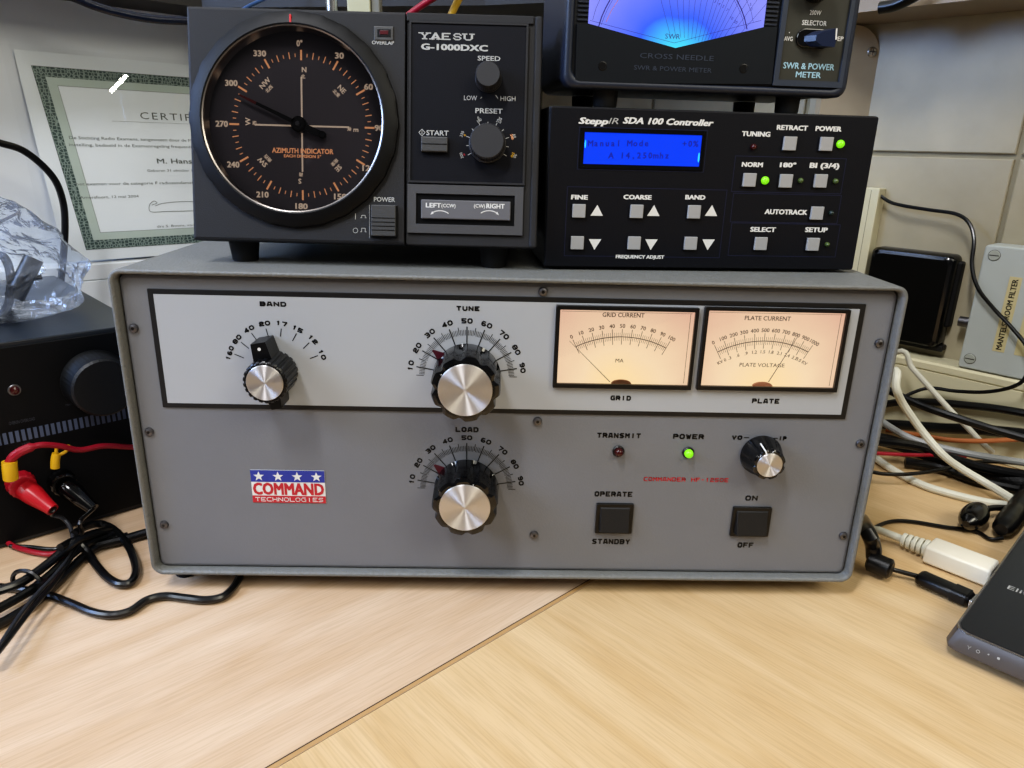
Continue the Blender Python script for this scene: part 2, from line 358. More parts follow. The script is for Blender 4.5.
# cable trunking along both walls
M_trunk = pm('cream_trunking', 'd0c9a9', .45, 0, .03, 20); M_trunkw = pm('white_trunking', 'dfe4e8', .45, 0, .02, 20)
m = MB(); m.mat(M_trunk)
sec = [(.0005, .001), (.030, .001), (.030, .070), (.0285, .0705), (.0285, .0715), (.030, .072), (.030, .0775), (.028, .0795), (.0005, .0795)]
m.loft([[rw(t, z, o_) for o_, z in sec] for t in (.012, 1.2)]); o = m.build('trim_1'); o['kind'] = 'structure'
m = MB(); m.mat(M_trunkw)
sec = [(.0005, .001), (.020, .001), (.020, .120), (.0185, .1205), (.0185, .1215), (.020, .122), (.020, .1365), (.018, .139), (.0005, .139)]
m.loft([[lw(a, z, o_) for o_, z in sec] for a in (.03, 1.5)]); o = m.build('trim_2'); o['kind'] = 'structure'

# corner shelf (dark underside) with a beech upright
M_shelf = pm('dark_shelf_board', '1d1b1a', .6, 0, .1, 30, .1, 300); M_beige = pm('beige_shelf_board', '857867', .5, 0, .08, 20)
m = MB(); m.mat(M_shelf); zs = .386
P = [ab(.3, .002), ab(1.3, .002), ab(1.3, .07), ab(.47, .07), ab(.30, .30), ab(.27, .36), ab(.10, .42), ab(.003, .42), ab(.003, .002)]
m.loft([[(x, y, z) for x, y, _ in P] for z in (zs, zs + .02)]); o = m.build('corner_shelf')
tag(o, 'dark corner shelf overhead, above and behind the compass dial unit', 'shelf')
m = MB(); m.mat(M_beige)
P = [ab(.075, .424), ab(.075, 1.2), ab(.003, 1.2), ab(.003, .424)]
m.loft([[(x, y, z) for x, y, _ in P] for z in (.384, .402)])
o = m.build('wall_shelf'); tag(o, 'brownish wall shelf overhead on the tiled wall at right', 'shelf')
# upright board next to the meter
M_board = pm('worn_beech_board', 'a39680', .55, 0, .18, 22, .2, 60)
t = Th('upright_board', 'pale wooden upright board with a screw, behind the blue meter', 'board', (.33, .37, .20))
m = MB(t, front(0, 0, 0)); m.mat(M_board)
xr = m.pk(870, 111)[0]; xt = m.pk(885.5, 20)[0]; xr = (xr + xt) / 2
zb, zt = -.02, .183
Pb = [(xr - .05, zb), (xr, zb), (xr, zt - .028)] + [(xr - .028 + .028 * cos(a), zt - .028 + .028 * sin(a)) for a in [pi / 2 * i / 6 for i in range(1, 7)]] + [(xr - .05, zt)]
m.loft([[(x, y, z) for x, y in Pb] for z in (-.012, 0)]); m.build('board')
m = MB(t, front(0, 0, 0)); c = m.pk(872, 52); m.mat(M_metal); m.lathe(*c, [(.0048, 0), (.0048, .0006), (.0042, .0014), (.0012, .0019)], 24); m.mat(M_dmet); m.box(c[0] - .003, c[0] + .003, c[1] - .0004, c[1] + .0004, .0012, .00205); m.box(c[0] - .0004, c[0] + .0004, c[1] - .003, c[1] + .003, .0012, .00205)
m.build('screw')
# cream vertical trunk standing on the ledge
t = Th('vertical_trunking', 'short cream vertical cable duct on the tiled wall behind the controller', 'cable duct', rw(0, .0797))
m = MB(); RWm = Matrix(((E2.x, 0, -E1.x, K.x), (E2.y, 0, -E1.y, K.y), (0, 1, 0, 0), (0, 0, 0, 1)))   # right wall face frame
mm = MB(None, RWm); a0 = mm.pk(864, 187, .015)[0]; a1 = mm.pk(880, 189, .015)[0]; zt = mm.pk(872, 188, .015)[1]
mm = MB(None, t.M.inverted() @ RWm); mm.th = t; mm.mat(M_trunk); mm.prism(a0, a1, .0798, zt, .0005, .015, .001, .001); mm.mat(M_grout); mm.box((a0 + a1) / 2 - .0003, (a0 + a1) / 2 + .0003, .082, zt - .002, .0149, .0151); mm.build('duct')

# ================================================================== AMPLIFIER
AMP = Th('amplifier', 'large grey radio amplifier with white dial strip and two backlit meters', 'amplifier', (0, 0, 0))
X0, X1, Z0, Z1 = -.2152, .2152, .0121, .1983
m = MB(AMP, front()); m.mat(M_shell); r = .007; Ls = []
def lp(i, z, rad): return [(x, y, z) for x, y in rr(X0 + i, X1 - i, Z0 + i, Z1 - i, rad, 8)]
for i, z, rad in ((.0004, -.388, r), (0, -.385, r), (0, -.0012, r), (.0004, -.0003, r), (.0012, 0, r - .001), (.0022, -.0003, r - .002), (.0028, -.0014, r - .0026), (.0028, -.012, r - .0026)): Ls.append(lp(i, z, rad))
m.loft(Ls, True, True, False); m.build('cabinet', sharp=50)
# front panel with the printed lettering
PZ = -.005; m = MB(AMP, front()); m.mat(M_amp)
m.loft([lp(.0034, -.02, .004), lp(.0034, PZ - .002, .004), lp(.0039, PZ - .0006, .0036), lp(.0054, PZ, .003)], True)
m.mat(M_ink)
S = lambda t, px, py, w, h=5.2, **k: m.ptext(t, px, py, w, h, PZ, kind='sq', sw=k.pop('sw', .0009), **k)
S('LOAD', 467, 429.5, 23); S('TRANSMIT', 619, 435.5, 44); S('POWER', 688.5, 436.5, 31); S('OPERATE', 613.5, 494, 38); S('STANDBY', 611, 541.5, 38)
S('ON', 751.5, 498, 12.5); S('OFF', 745.5, 545, 16); S('V0', 737, 437.5, 10.5, 4.5); S('IP', 782.5, 438.3, 8, 4.5)
m.rib(m.pk(744, 437.5, PZ), m.pk(749, 437.6, PZ), .0006, PZ + .0001); m.rib(m.pk(773, 438.2, PZ), m.pk(778, 438.2, PZ), .0006, PZ + .0001)
m.mat(M_red); S('COMMANDER HF-1250E', 686, 479.5, 85, 4.2, sw=.0006)
# printed dial of the LOAD knob
def dial(m, c, R, l, major=.00065, wd=1.0):
    m.mat(M_ink)
    for k in range(0, 91):
        v = 5 + k; a = 180 - (v - 5) * 2.0
        z = l + .00012
        if v % 10 == 0: m.tick(c, a, R * .66, R * 1.02, major, z)
        elif v % 5 == 0: m.tick(c, a, R * .86, R * 1.01, .0004, z)
        elif True: m.tick(c, a, R * .84, R * .955, .00030, z)
    for v in range(10, 100, 10):
        a = 180 - (v - 5) * 2.0; q = R * 1.135
        m.sq(str(v), (c[0] + q * cos(radians(a)), c[1] + q * sin(radians(a))), .0030, l + .00012, .0062, .0008, a - 90, .14)
cl = m.pk(466.5, 488.5, PZ); Rd = .0288; dial(m, cl, Rd, PZ)
m.build('front_panel', sharp=30)
# white plate with black border
m = MB(AMP, front()); xa = (m.pk(147.6, 288.9, PZ)[0] + m.pk(163.4, 407.7, PZ)[0]) / 2; xb = (m.pk(864.8, 303.4, PZ)[0] + m.pk(845.8, 418, PZ)[0]) / 2
za = (m.pk(163.4, 407.7, PZ)[1] + m.pk(845.8, 418, PZ)[1]) / 2; zb = (m.pk(147.6, 288.9, PZ)[1] + m.pk(864.8, 303.4, PZ)[1]) / 2
PL = PZ + .0009; m.mat(M_ink); m.prism(xa, xb, za, zb, PZ - .0001, PL - .0001, .0004, .0002)
bw = .0031; m.mat(M_white); m.poly([(xa + bw, za + bw * .9), (xb - bw, za + bw * .9), (xb - bw, zb - bw * .9), (xa + bw, zb - bw * .9)], PL)
m.mat(M_ink)
S = lambda t, px, py, w, h=5, **k: m.ptext(t, px, py, w, h, PL, kind='sq', sw=k.pop('sw', .00085), **k)
S('BAND', 273, 304, 26.5); S('TUNE', 468, 308.5, 23.5); S('GRID', 620.7, 398, 20.5); S('PLATE', 765.7, 401, 27.5)
ct = m.pk(466.7, 376, PL); dial(m, ct, .0280, PL)
cb = m.pk(276.5, 371, PL)
m.mat(M_ink)
for v, px, py, tx0, ty0, tx1, ty1 in (('160', 229.8, 353, 234.5, 354, 244, 358), ('80', 237, 339.3, 241, 342, 249, 348.5), ('40', 249, 329, 251.5, 333, 257, 340.5), ('20', 264.5, 323.5, 266, 328.5, 268.5, 337),
                                     ('17', 281.5, 323.5, 281.3, 328.5, 280.5, 336.5), ('15', 297.5, 329, 296.5, 333.5, 292.5, 341), ('12', 313, 339.5, 309.3, 342.5, 303.3, 348.5), ('10', 322.3, 354.5, 318, 355.5, 310, 358.5)):
    p = m.pk(px, py, PL); a = math.degrees(atan2(p[1] - cb[1], p[0] - cb[0])); m.sq(v, p, .0027, PL + .00012, .0062 if len(v) == 2 else .0086, .00078, a - 90, .15)
    m.rib(m.pk(tx0, ty0, PL), m.pk(tx1, ty1, PL), .0005, PL + .00012)
m.build('dial_plate', label='white dial plate with black border')
# meters
def amp_meter(name, lab, out, inn, title, sub, vals, vpos, lower, needle, hub, arc3, cols):
    m = MB(AMP, front()); z = PL + .0025
    x0, x1, y0, y1 = m.rect(*out, z); i0, i1, j0, j1 = m.rect(*inn, z)
    m.mat(M_blk); A = rr(x0, x1, y0, y1, .0004, 2); B = rr(i0, i1, j0, j1, .0002, 2)
    m.loft([[(x, y, PL) for x, y in A], [(x, y, z - .0003) for x, y in A], [(x, y, z) for x, y in rr(x0 + .0003, x1 - .0003, y0 + .0003, y1 - .0003, .0003, 2)], [(x, y, z) for x, y in B], [(x, y, PL + .0004) for x, y in B]], cap0=False, cap1=False)
    root = m.build(name, label=lab); 
    fz = PL + .0005; ml = backlit('backlit_' + name, (i0 + i1) / 2 - .002, j0 - .004, (1 / .060, 1 / .062), *cols)
    m = MB(AMP, front()); m.mat(ml); m.poly([(i0, j0), (i1, j0), (i1, j1), (i0, j1)], fz); m.mat(M_soft)
    # thin frame line printed just inside
    m.line([(i0 + .0012, j1 - .0012), (i1 - .0012, j1 - .0012)], .00018, fz + .0001)
    m.line([(i1 - .0022, j1 - .001), (i1 - .0022, j0 + .001)], .00025, fz + .0001)
    m.ptext(title[0], title[1], title[2], title[3], 4.2, fz, bold=.012); m.ptext(sub[0], sub[1], sub[2], sub[3], 3.6, fz, bold=.005)
    cc, R = circle3(*[m.pk(*q, fz) for q in arc3]); A0 = atan2(m.pk(*arc3[0], fz)[1] - cc[1], m.pk(*arc3[0], fz)[0] - cc[0]); A1 = atan2(m.pk(*arc3[2], fz)[1] - cc[1], m.pk(*arc3[2], fz)[0] - cc[0])
    d0, d1 = math.degrees(A0), math.degrees(A1); m.mat(M_ink); m.arc(cc, R, d0, d1, .00042, fz + .00015, 30); m.mat(M_soft)
    for k in range(51):
        a = d0 + (d1 - d0) * k / 50
        if k % 5 == 0: m.tick(cc, a, R - .0044, R + .0044, .00032, fz + .0001)
        else: m.tick(cc, a, R - .0022, R + .0024, .0002, fz + .0001)
    for k, s_ in enumerate(vals):
        a = d0 + (d1 - d0) * k / (len(vals) - 1); q = R + .0062; m.text(s_, (cc[0] + q * cos(radians(a)), cc[1] + q * sin(radians(a))), .0021, fz + .0001, None, a - 90, .012)
    for k, s_ in enumerate(lower):
        a = d0 + (d1 - d0) * k / (len(lower) - 1); q = R - .0062; m.text(s_, (cc[0] + q * cos(radians(a)), cc[1] + q * sin(radians(a))), .0018, fz + .0001, None, a - 90, .01)
    m.build('scale_card', root)
    m = MB(AMP, front()); m.mat(M_soft); nz = fz + .0009; a = m.pk(*needle[0], nz); b = m.pk(*needle[1], nz); dx, dy = b[0] - a[0], b[1] - a[1]; l = hypot(dx, dy); nx, ny = -dy / l * .00018, dx / l * .00018
    m.loft([[(a[0] + nx, a[1] + ny, z_), (a[0] - nx, a[1] - ny, z_), (b[0] - nx * .5, b[1] - ny * .5, z_), (b[0] + nx * .5, b[1] + ny * .5, z_)] for z_ in (nz - .0002, nz)]); m.build('needle', root)
    m = MB(AMP, front()); m.mat(pm('brown_hub', '8a5238', .5)); h0 = m.pk(hub[0], hub[2], fz); h1 = m.pk(hub[1], hub[2], fz); cx = (h0[0] + h1[0]) / 2; w = (h1[0] - h0[0]) / 2; yb = j0
    Pp = [(cx + w * cos(pi * i / 12), yb + .0003 + w * .42 * sin(pi * i / 12)) for i in range(13)]; m.poly(Pp, fz + .0012, fz); m.build('needle_hub', root)
    m = MB(AMP, front()); m.mat(M_glass); m.poly([(i0, j0), (i1, j0), (i1, j1), (i0, j1)], z - .0006); m.build('meter_glass', root)
warm = ('ffdca0', 'f4d6b0', 'dcae96', 1.0)
amp_meter('grid_meter', 'meter reading grid current, needle at zero', (554.5, 306.9, 695.7, 389.3), (558.6, 311, 692.2, 385), ('GRID CURRENT', 623.5, 315, 42), ('MA', 619.5, 360.5, 8),
          [str(i * 10) for i in range(11)], 0, [], ((610, 382), (569.5, 341)), (611, 631, 382), ((576, 346.5), (622, 336.8), (666, 348)), warm)
amp_meter('plate_meter', 'meter reading plate current and voltage, needle right of centre', (701, 308.5, 844.7, 391.5), (705, 312, 841, 387.5), ('PLATE CURRENT', 767.8, 318.3, 46), ('PLATE VOLTAGE', 762, 365, 45),
          ['0', '100', '200', '300', '400', '500', '600', '700', '800', '900', '1000'], 0, ['KV 0', '.3', '.6', '.9', '1.2', '1.5', '1.8', '2.1', '2.4', '2.7', '3.0 KV'], ((768.5, 382), (797.5, 337)), (752, 772, 384.5), ((717.5, 352), (763, 341), (808, 352)), warm)
# panel screws
def screw(th, L, c, z, name='screw', R=.0026, mt=None):
    m = MB(th, L); m.mat(mt or M_dmet); m.lathe(*c, [(R, z), (R, z + .0005), (R * .85, z + .0013), (R * .45, z + .0017)], 24); m.mat(M_blk); m.lathe(*c, [(R * .36, z + .00172), (R * .36, z + .00178)], 6, smooth=False); return m.build(name)
mf = MB(AMP, front())
for q in ((134, 328), (149.5, 431.5), (164.5, 524.3), (543, 291.5), (537.5, 421), (534, 534.5), (879, 343), (860, 443.5), (843, 535.5)): screw(AMP, front(), mf.pk(*q, PZ), PZ)
# knobs
def knob(th, name, L, c, z, prof, capr, caph, nfl, depth, body=None, pointer=None, dot=None, capmat=None, lab=None, phase=0):
    m = MB(th, L); m.mat(body or M_gloss)
    def fl(a, r, zz):
        k = 1 if zz > z + .0012 else .0
        return 1 - k * depth * max(0, cos((a + phase) * nfl)) ** 1.3
    m.lathe(*c, [(r, z + h) for r, h in prof], 160, fl if nfl else None); root = m.build(name, label=lab, sharp=40)
    if capr:
        m = MB(th, L); m.mat(capmat or M_cap); m.lathe(*c, [(capr, z + caph - .0006), (capr, z + caph), (capr - .0003, z + caph + .0003)], 64); m.build('knob_cap', root)
    if pointer:
        m = MB(th, L); m.mat(pointer[0]); a = radians(pointer[1]); r0, r1, w = pointer[2:]; d = (cos(a), sin(a)); n_ = (-d[1], d[0])
        m.poly([(c[0] + d[0] * r0 + n_[0] * w, c[1] + d[1] * r0 + n_[1] * w), (c[0] + d[0] * r0 - n_[0] * w, c[1] + d[1] * r0 - n_[1] * w), (c[0] + d[0] * r1 - n_[0] * .0004, c[1] + d[1] * r1 - n_[1] * .0004), (c[0] + d[0] * r1 + n_[0] * .0004, c[1] + d[1] * r1 + n_[1] * .0004)], z + .0012, z + .0003); m.build('pointer', root)
    if dot:
        m = MB(th, L); m.mat(M_wink); m.disc((c[0] + dot[1] * cos(radians(dot[0])), c[1] + dot[1] * sin(radians(dot[0]))), dot[2], z + dot[3]); m.build('index_mark', root)
    return root
kq = lambda e: [(.0190, .0004), (.0192, .0015), (.0190, .009), (.0188, .0180 + e), (.0180, .0202 + e), (.0160, .0208 + e)]
knob(AMP, 'tune_knob', front(), (ct[0] + .0002, ct[1]), PL, kq(.0042), .0145, .0252, 9, .10, pointer=(M_plum, 142, .015, .0242, .0040), dot=(146, .0152, .0003, .0252), phase=.35)
knob(AMP, 'load_knob', front(), cl, PZ, kq(.0032), .0144, .0242, 9, .10, pointer=(M_plum, 141, .015, .0245, .0040), dot=(72, .0151, .0003, .0242), phase=.1)
mv = MB(AMP, front()); cv = mv.pk(760.5, 454.5, PZ)
r_ = knob(AMP, 'meter_selector_knob', front(), cv, PZ, [(.0122, .0003), (.0124, .001), (.0118, .004), (.0098, .011), (.0094, .0142), (.0084, .0150)], .0073, .0152, 8, .10)
m = MB(AMP, front()); m.mat(M_wink); a = radians(112); d = Vector((cos(a), sin(a))); n_ = Vector((-d.y, d.x)) * .0004; Vs = []
for r0, h in ((.0112, .0078), (.0092, .0152), (.0066, .0157)): Vs += [(cv[0] + d.x * r0 + n_.x, cv[1] + d.y * r0 + n_.y, PZ + h), (cv[0] + d.x * r0 - n_.x, cv[1] + d.y * r0 - n_.y, PZ + h)]
m.add(Vs, [(0, 1, 3, 2), (2, 3, 5, 4)]); m.build('index_mark', r_)
# band switch knob: round body with a bar pointer through it
m = MB(AMP, front()); m.mat(M_blk)
def fl(a, r, z): return 1 - .05 * (cos(a * 22) > .2)
m.lathe(*cb, [(.0120, PL + .0002), (.0122, PL + .001), (.0120, PL + .012), (.0118, PL + .0206), (.0110, PL + .0213)], 176, fl)
rb = m.build('band_knob', sharp=25)
m = MB(AMP, front()); m.mat(M_blk); a = radians(101); d = Vector((cos(a), sin(a))); n_ = Vector((-d.y, d.x))
def bar(r0, r1, w0, w1, h0, h1): 
    P = [d * r0 + n_ * w0, d * r0 - n_ * w0, d * r1 - n_ * w1, d * r1 + n_ * w1]; m.poly([(cb[0] + p.x, cb[1] + p.y) for p in P], PL + h1, PL + h0)
bar(.004, .0205, .0056, .0040, .0006, .0155); bar(-.0172, -.004, .0028, .0050, .0006, .0155)
m.build('pointer_bar', rb); 
m = MB(AMP, front()); m.mat(M_wink); m.disc((cb[0] + d.x * .0172, cb[1] + d.y * .0172), .0009, PL + .0157); m.build('index_mark', rb)
m = MB(AMP, front()); m.mat(M_cap); m.lathe(*cb, [(.0098, PL + .0208), (.0098, PL + .0216), (.0095, PL + .0219)], 64); m.build('knob_cap', rb)
# rocker switches
for nm, q in (('operate_switch', (595.5, 503, 632.5, 532.5)), ('power_switch', (731, 506.5, 769.5, 535.5))):
    m = MB(AMP, front()); x0, x1, y0, y1 = m.rect(*q, PZ); m.mat(M_blk); m.prism(x0, x1, y0, y1, PZ, PZ + .0016, .0007, .0004); r_ = m.build(nm)
    m = MB(AMP, front()); m.mat(M_matte); w = .0022; ym = (y0 + y1) / 2
    A = [(x0 + w, y0 + w, PZ + .0016), (x1 - w, y0 + w, PZ + .0016), (x1 - w, y1 - w, PZ + .0016), (x0 + w, y1 - w, PZ + .0016)]; t_ = .0006
    B = [(x0 + w + t_, y0 + w + t_, PZ + .0052), (x1 - w - t_, y0 + w + t_, PZ + .0052), (x1 - w - t_, y1 - w - t_, PZ + .0024), (x0 + w + t_, y1 - w - t_, PZ + .0024)]
    m.loft([A, B]); m.build('rocker', r_)
# lamps
for nm, q, ml, lb in (('transmit_lamp', (618.3, 451), M_ledr, 'dark red lamp, unlit'), ('power_lamp', (688, 452.3), M_ledg, 'green lamp, lit')):
    m = MB(AMP, front()); c = m.pk(*q, PZ); m.mat(M_blk); m.lathe(*c, [(.0035, PZ), (.0035, PZ + .0008), (.0029, PZ + .0014)], 32); r_ = m.build(nm, label=lb)
    m = MB(AMP, front()); m.mat(ml); m.lathe(*c, [(.0026, PZ + .0012), (.0026, PZ + .0024), (.0022, PZ + .0036), (.0013, PZ + .0044), (.0003, PZ + .0047)], 24); m.build('lens', r_)
# badge
m = MB(AMP, front()); x0, x1, y0, y1 = m.rect(251.8, 470.2, 325.2, 502.5, PZ); z = PZ + .0003; H = y1 - y0
m.mat(M_wink); m.poly([(x0, y0), (x1, y0), (x1, y1), (x0, y1)], z, PZ); m.mat(M_blue); m.poly([(x0, y1 - H * .36), (x1, y1 - H * .36), (x1, y1), (x0, y1)], z + .0001)
m.mat(M_red); m.poly([(x0, y0), (x1, y0), (x1, y0 + H * .22), (x0, y0 + H * .22)], z + .0001); m.text('COMMAND', ((x0 + x1) / 2, y0 + H * .43), H * .34, z + .0001, (x1 - x0) * .95, 0, .035)
m.mat(M_wink); m.sq('TECHNOLOGIES', ((x0 + x1) / 2, y0 + H * .105), H * .13, z + .0002, (x1 - x0) * .93, .00045)
for k in range(4):
    cx = x0 + (x1 - x0) * (.11 + .26 * k); cy = y1 - H * .19; R = H * .155
    m.poly([(cx + (R if i % 2 == 0 else R * .4) * cos(radians(90 + 36 * i)), cy + (R if i % 2 == 0 else R * .4) * sin(radians(90 + 36 * i))) for i in range(10)], z + .0002)
m.build('badge', label='red white and blue maker badge with four stars')
for q in ((-.2045, .022), (.19, .07), (-.2, .36), (.2, .36)):
    m = MB(AMP, Matrix.Translation((q[0], q[1], 0))); m.mat(M_rub); m.lathe(0, 0, [(.0065, 0), (.007, .001), (.006, .0125)], 24); m.build('foot')

# ================================================================== ROTATOR CONTROLLER (compass dial)
yw = radians(-1); tl = radians(10.95); YC = Th('rotator_controller', 'dark grey antenna rotator controller with large round compass dial', 'controller', (-.0821, .02, Z1), yw)
W2 = .0945; BZ = .0135; HF = .1215
YL = front(0, 0, BZ, tl)
def yb(): return MB(YC, YL)
m = yb(); cR = m.pk(294.8, 121.5); 
xg = m.pk(405.5, 120)[0]; xr_ = m.pk(532.5, 120)[0]
m.mat(M_char)
# left part with the round opening
RO = .0528; N_ = 96; rect = []
x0, x1, y0, y1 = -W2, xg - .0003, 0, HF
crn = [(x1, y0), (x1, y1), (x0, y1), (x0, y0)]
angs = [2 * pi * i / N_ for i in range(N_)]
def edge(a):
    dx, dy = cos(a), sin(a); t = min([((x1 if dx > 0 else x0) - cR[0]) / dx if abs(dx) > 1e-9 else 9, ((y1 if dy > 0 else y0) - cR[1]) / dy if abs(dy) > 1e-9 else 9]); return [cR[0] + dx * t, cR[1] + dy * t]
rect = [edge(a) for a in angs]
for cx, cy in crn:
    a = atan2(cy - cR[1], cx - cR[0]) % (2 * pi); i = min(range(N_), key=lambda k: abs((angs[k] - a + pi) % (2 * pi) - pi)); rect[i] = [cx, cy]
b = .0016
def ins(p, i): return (min(max(p[0], x0 + i), x1 - i * .2), min(max(p[1], y0 + i), y1 - i))
hole = [(cR[0] + RO * cos(a), cR[1] + RO * sin(a)) for a in angs]
m.loft([[(p[0], p[1], -.012) for p in rect], [(p[0], p[1], -b) for p in rect], [ins(p, b * .3) + (-b * .3,) for p in rect], [ins(p, b) + (0,) for p in rect], [p + (0,) for p in hole], [p + (-.0105,) for p in hole]], cap0=False, cap1=False)
# right part: frame strips and recess
m.prism(xg + .0003, W2, 0, HF, -.012, -.0012, .0015, .0008)
m.prism(xr_, W2, 0, HF, -.011, 0, .0015, .0012)
m.prism(xg + .0003, xr_ - .0006, HF - .0045, HF - .0002, -.011, -.0002, .0004, .0005)
m.mat(M_gink); m.ptext('OVERLAP', 383, 42.8, 22, 3.6, 0, bold=.015); m.ptext('POWER', 384.5, 199.5, 21, 4.5, 0, bold=.01)
for (cx, cy, kind) in ((355.5, 216.5, 'I'), (355.5, 230.5, 'O')):
    if kind == 'I': p = m.pk(cx, cy - 3); q = m.pk(cx, cy + 3); m.rib(p, q, .0003, .0001)
    else: m.arc(m.pk(cx, cy), .0013, 0, 360, .0003, .0001, 16)
for cy, up in ((216, 0), (230, 1)):
    p = m.pk(363.5, cy); w = .0012; m.line([(p[0] - w * 1.3, p[1] - w * .8), (p[0] - w * .8, p[1] - w * .8), (p[0] - w * .8, p[1] + w * (.8 if up else .3)), (p[0] + w * .8, p[1] + w * (.8 if up else .3)), (p[0] + w * .8, p[1] - w * .8), (p[0] + w * 1.3, p[1] - w * .8)], .0003, .0001)
p = m.pk(369.5, 205); q = m.pk(369.5, 238); m.rib(p, q, .0002, .0001)
m.build('bezel')
m = MB(YC); m.mat(M_matte); s_, c_ = sin(tl), cos(tl); dx = .009
Pp = [(.0115, BZ + .0045), (.0115 + (HF - .006) * s_, BZ + HF * c_ - .0045), (.165, BZ + HF * c_ - .0045), (.165, BZ + .0045)]
m.loft([[(x, y, z) for y, z in Pp] for x in (-W2 + dx * .3, W2 - dx)]); m.build('cabinet')
for x in (-W2 + .0215, W2 - .024):
    for y in (.018, .145):
        m = MB(YC, Matrix.Translation((x, y, 0))); m.mat(M_rub); m.lathe(0, 0, [(.0068, 0), (.0072, .001), (.0095, .0185)], 28); m.build('foot')
# dial: ring, chrome lip, card, glass, needle
m = yb(); m.mat(pm('ring_black', '08080a', .5, 0, .1, 80, spec=.25))
def kn(a, r, z): return 1 + (.006 if (cos(a * 24) > .3 and r > .0552) else 0)
m.lathe(*cR, [(.0552, -.0005), (.0558, .0004), (.0556, .0022), (.0546, .0030), (.0505, .0044), (.0490, .0048), (.0483, .0045), (.0479, .0038)], 288, kn, cap=False); ring = m.build('dial_ring', sharp=30)
m = yb(); m.mat(pm('polished_dark_rim', '97908b', .28, 1, .05)); m.lathe(*cR, [(.0483, .0044), (.0476, .0040), (.0472, -.0032), (.0476, -.0036)], 96, cap=False); m.build('chrome_rim', ring)
DZ = -.0098; m = yb(); cD = m.pk(302, 126, DZ); RD = (m.pk(369, 127, DZ)[0] - m.pk(234, 125, DZ)[0]) / 2
m.mat(pm('dial_card', '68656b', .42, 0, .12, 14, c2='7a747a')); m.disc(cR, .0526, DZ, 96)
for k in range(72):
    a = 90 - 5 * k
    if k % 6 == 0: m.mat(M_or); m.tick(cD, a, RD * .93, RD * 1.075, .0010, DZ + .0001)
    elif k % 2 == 0: m.mat(M_or); m.tick(cD, a, RD * .955, RD * 1.05, .0005, DZ + .0001)
    else: m.mat(M_or); m.tick(cD, a, RD * .975, RD * 1.025, .0004, DZ + .0001)
for k in range(12):
    a = radians(90 - 30 * k); m.mat(M_cream); m.text('0°' if k == 0 else str(30 * k), (cD[0] + RD * 1.165 * cos(a) - .0008, cD[1] + RD * 1.165 * sin(a)), .0030, DZ + .0001, .0066 if k > 3 else (.0046 if k else .003), 0, .03)
for k, (s1, s2) in enumerate((('N', '北'), ('NE', '北東'), ('E', '東'), ('SE', '南東'), ('S', '南'), ('SW', '南西'), ('W', '西'), ('NW', '北西'))):
    a = 90 - 45 * k; m.mat(M_cream)
    for q, s3, h in ((.80, s1, .0026), (.70, s2, .0016)):
        aa = radians(a - (3 if q > .75 else 2)); m.text(s3, (cD[0] + RD * q * cos(aa), cD[1] + RD * q * sin(aa)), h, DZ + .0001, None, a - 90, .02)
m.mat(M_cream)
for a in (0, 90, 180, 270): m.tick(cD, a, RD * .10, RD * (.70 if a != 270 else .66), .0009, DZ + .00012)
m.mat(M_or); m.ptext('AZIMUTH INDICATOR', 302.8, 151, 61, 4.8, DZ, bold=.02); m.ptext('EACH DIVISION 5°', 302.6, 156.3, 37, 2.8, DZ, bold=.02)
m.build('compass_card', ring)
m = yb(); m.mat(M_glass2); m.lathe(*cR, [(.0474, .0026), (.036, .00275), (.018, .0028), (.001, .0028)], 64, cap=False); m.build('dial_glass', ring)
m = yb(); nz = DZ + .0035; m.mat(M_blk); cN = m.pk(299, 124.5, nz); tip = m.pk(239.5, 95, nz); tail = m.pk(323, 135.5, nz)
def bar2(m, a, b, w0, w1, z0, z1):
    dx, dy = b[0] - a[0], b[1] - a[1]; l = hypot(dx, dy); nx, ny = -dy / l, dx / l
    m.poly([(a[0] + nx * w0, a[1] + ny * w0), (a[0] - nx * w0, a[1] - ny * w0), (b[0] - nx * w1, b[1] - ny * w1), (b[0] + nx * w1, b[1] + ny * w1)], z1, z0)
mid = (cN[0] + (tip[0] - cN[0]) * .72, cN[1] + (tip[1] - cN[1]) * .72)
bar2(m, cN, mid, .0013, .0008, nz, nz + .0005); bar2(m, cN, tail, .0018, .0018, nz, nz + .0008); m.mat(pm('needle_red', '7a2a2a', .5)); bar2(m, mid, tip, .0008, .0005, nz, nz + .0005)
m.mat(M_blk); m.lathe(*cN, [(.0042, DZ + .001), (.0042, nz + .0012), (.0032, nz + .0022)], 32); m.lathe(tail[0], tail[1], [(.0021, nz), (.0021, nz + .0016), (.0014, nz + .0022)], 20)
m.mat(M_dmet); m.lathe(*cN, [(.0015, nz + .0022), (.0012, nz + .0032)], 16); m.build('needle', ring)
m = yb(); m.mat(pm('red_mark', 'c0282c', .4)); q = m.pk(290, 18, .005); m.prism(q[0] - .0005, q[0] + .0005, q[1] - .0020, q[1] + .0020, .0028, .0048, .0001, .0001); m.build('bearing_mark', ring)
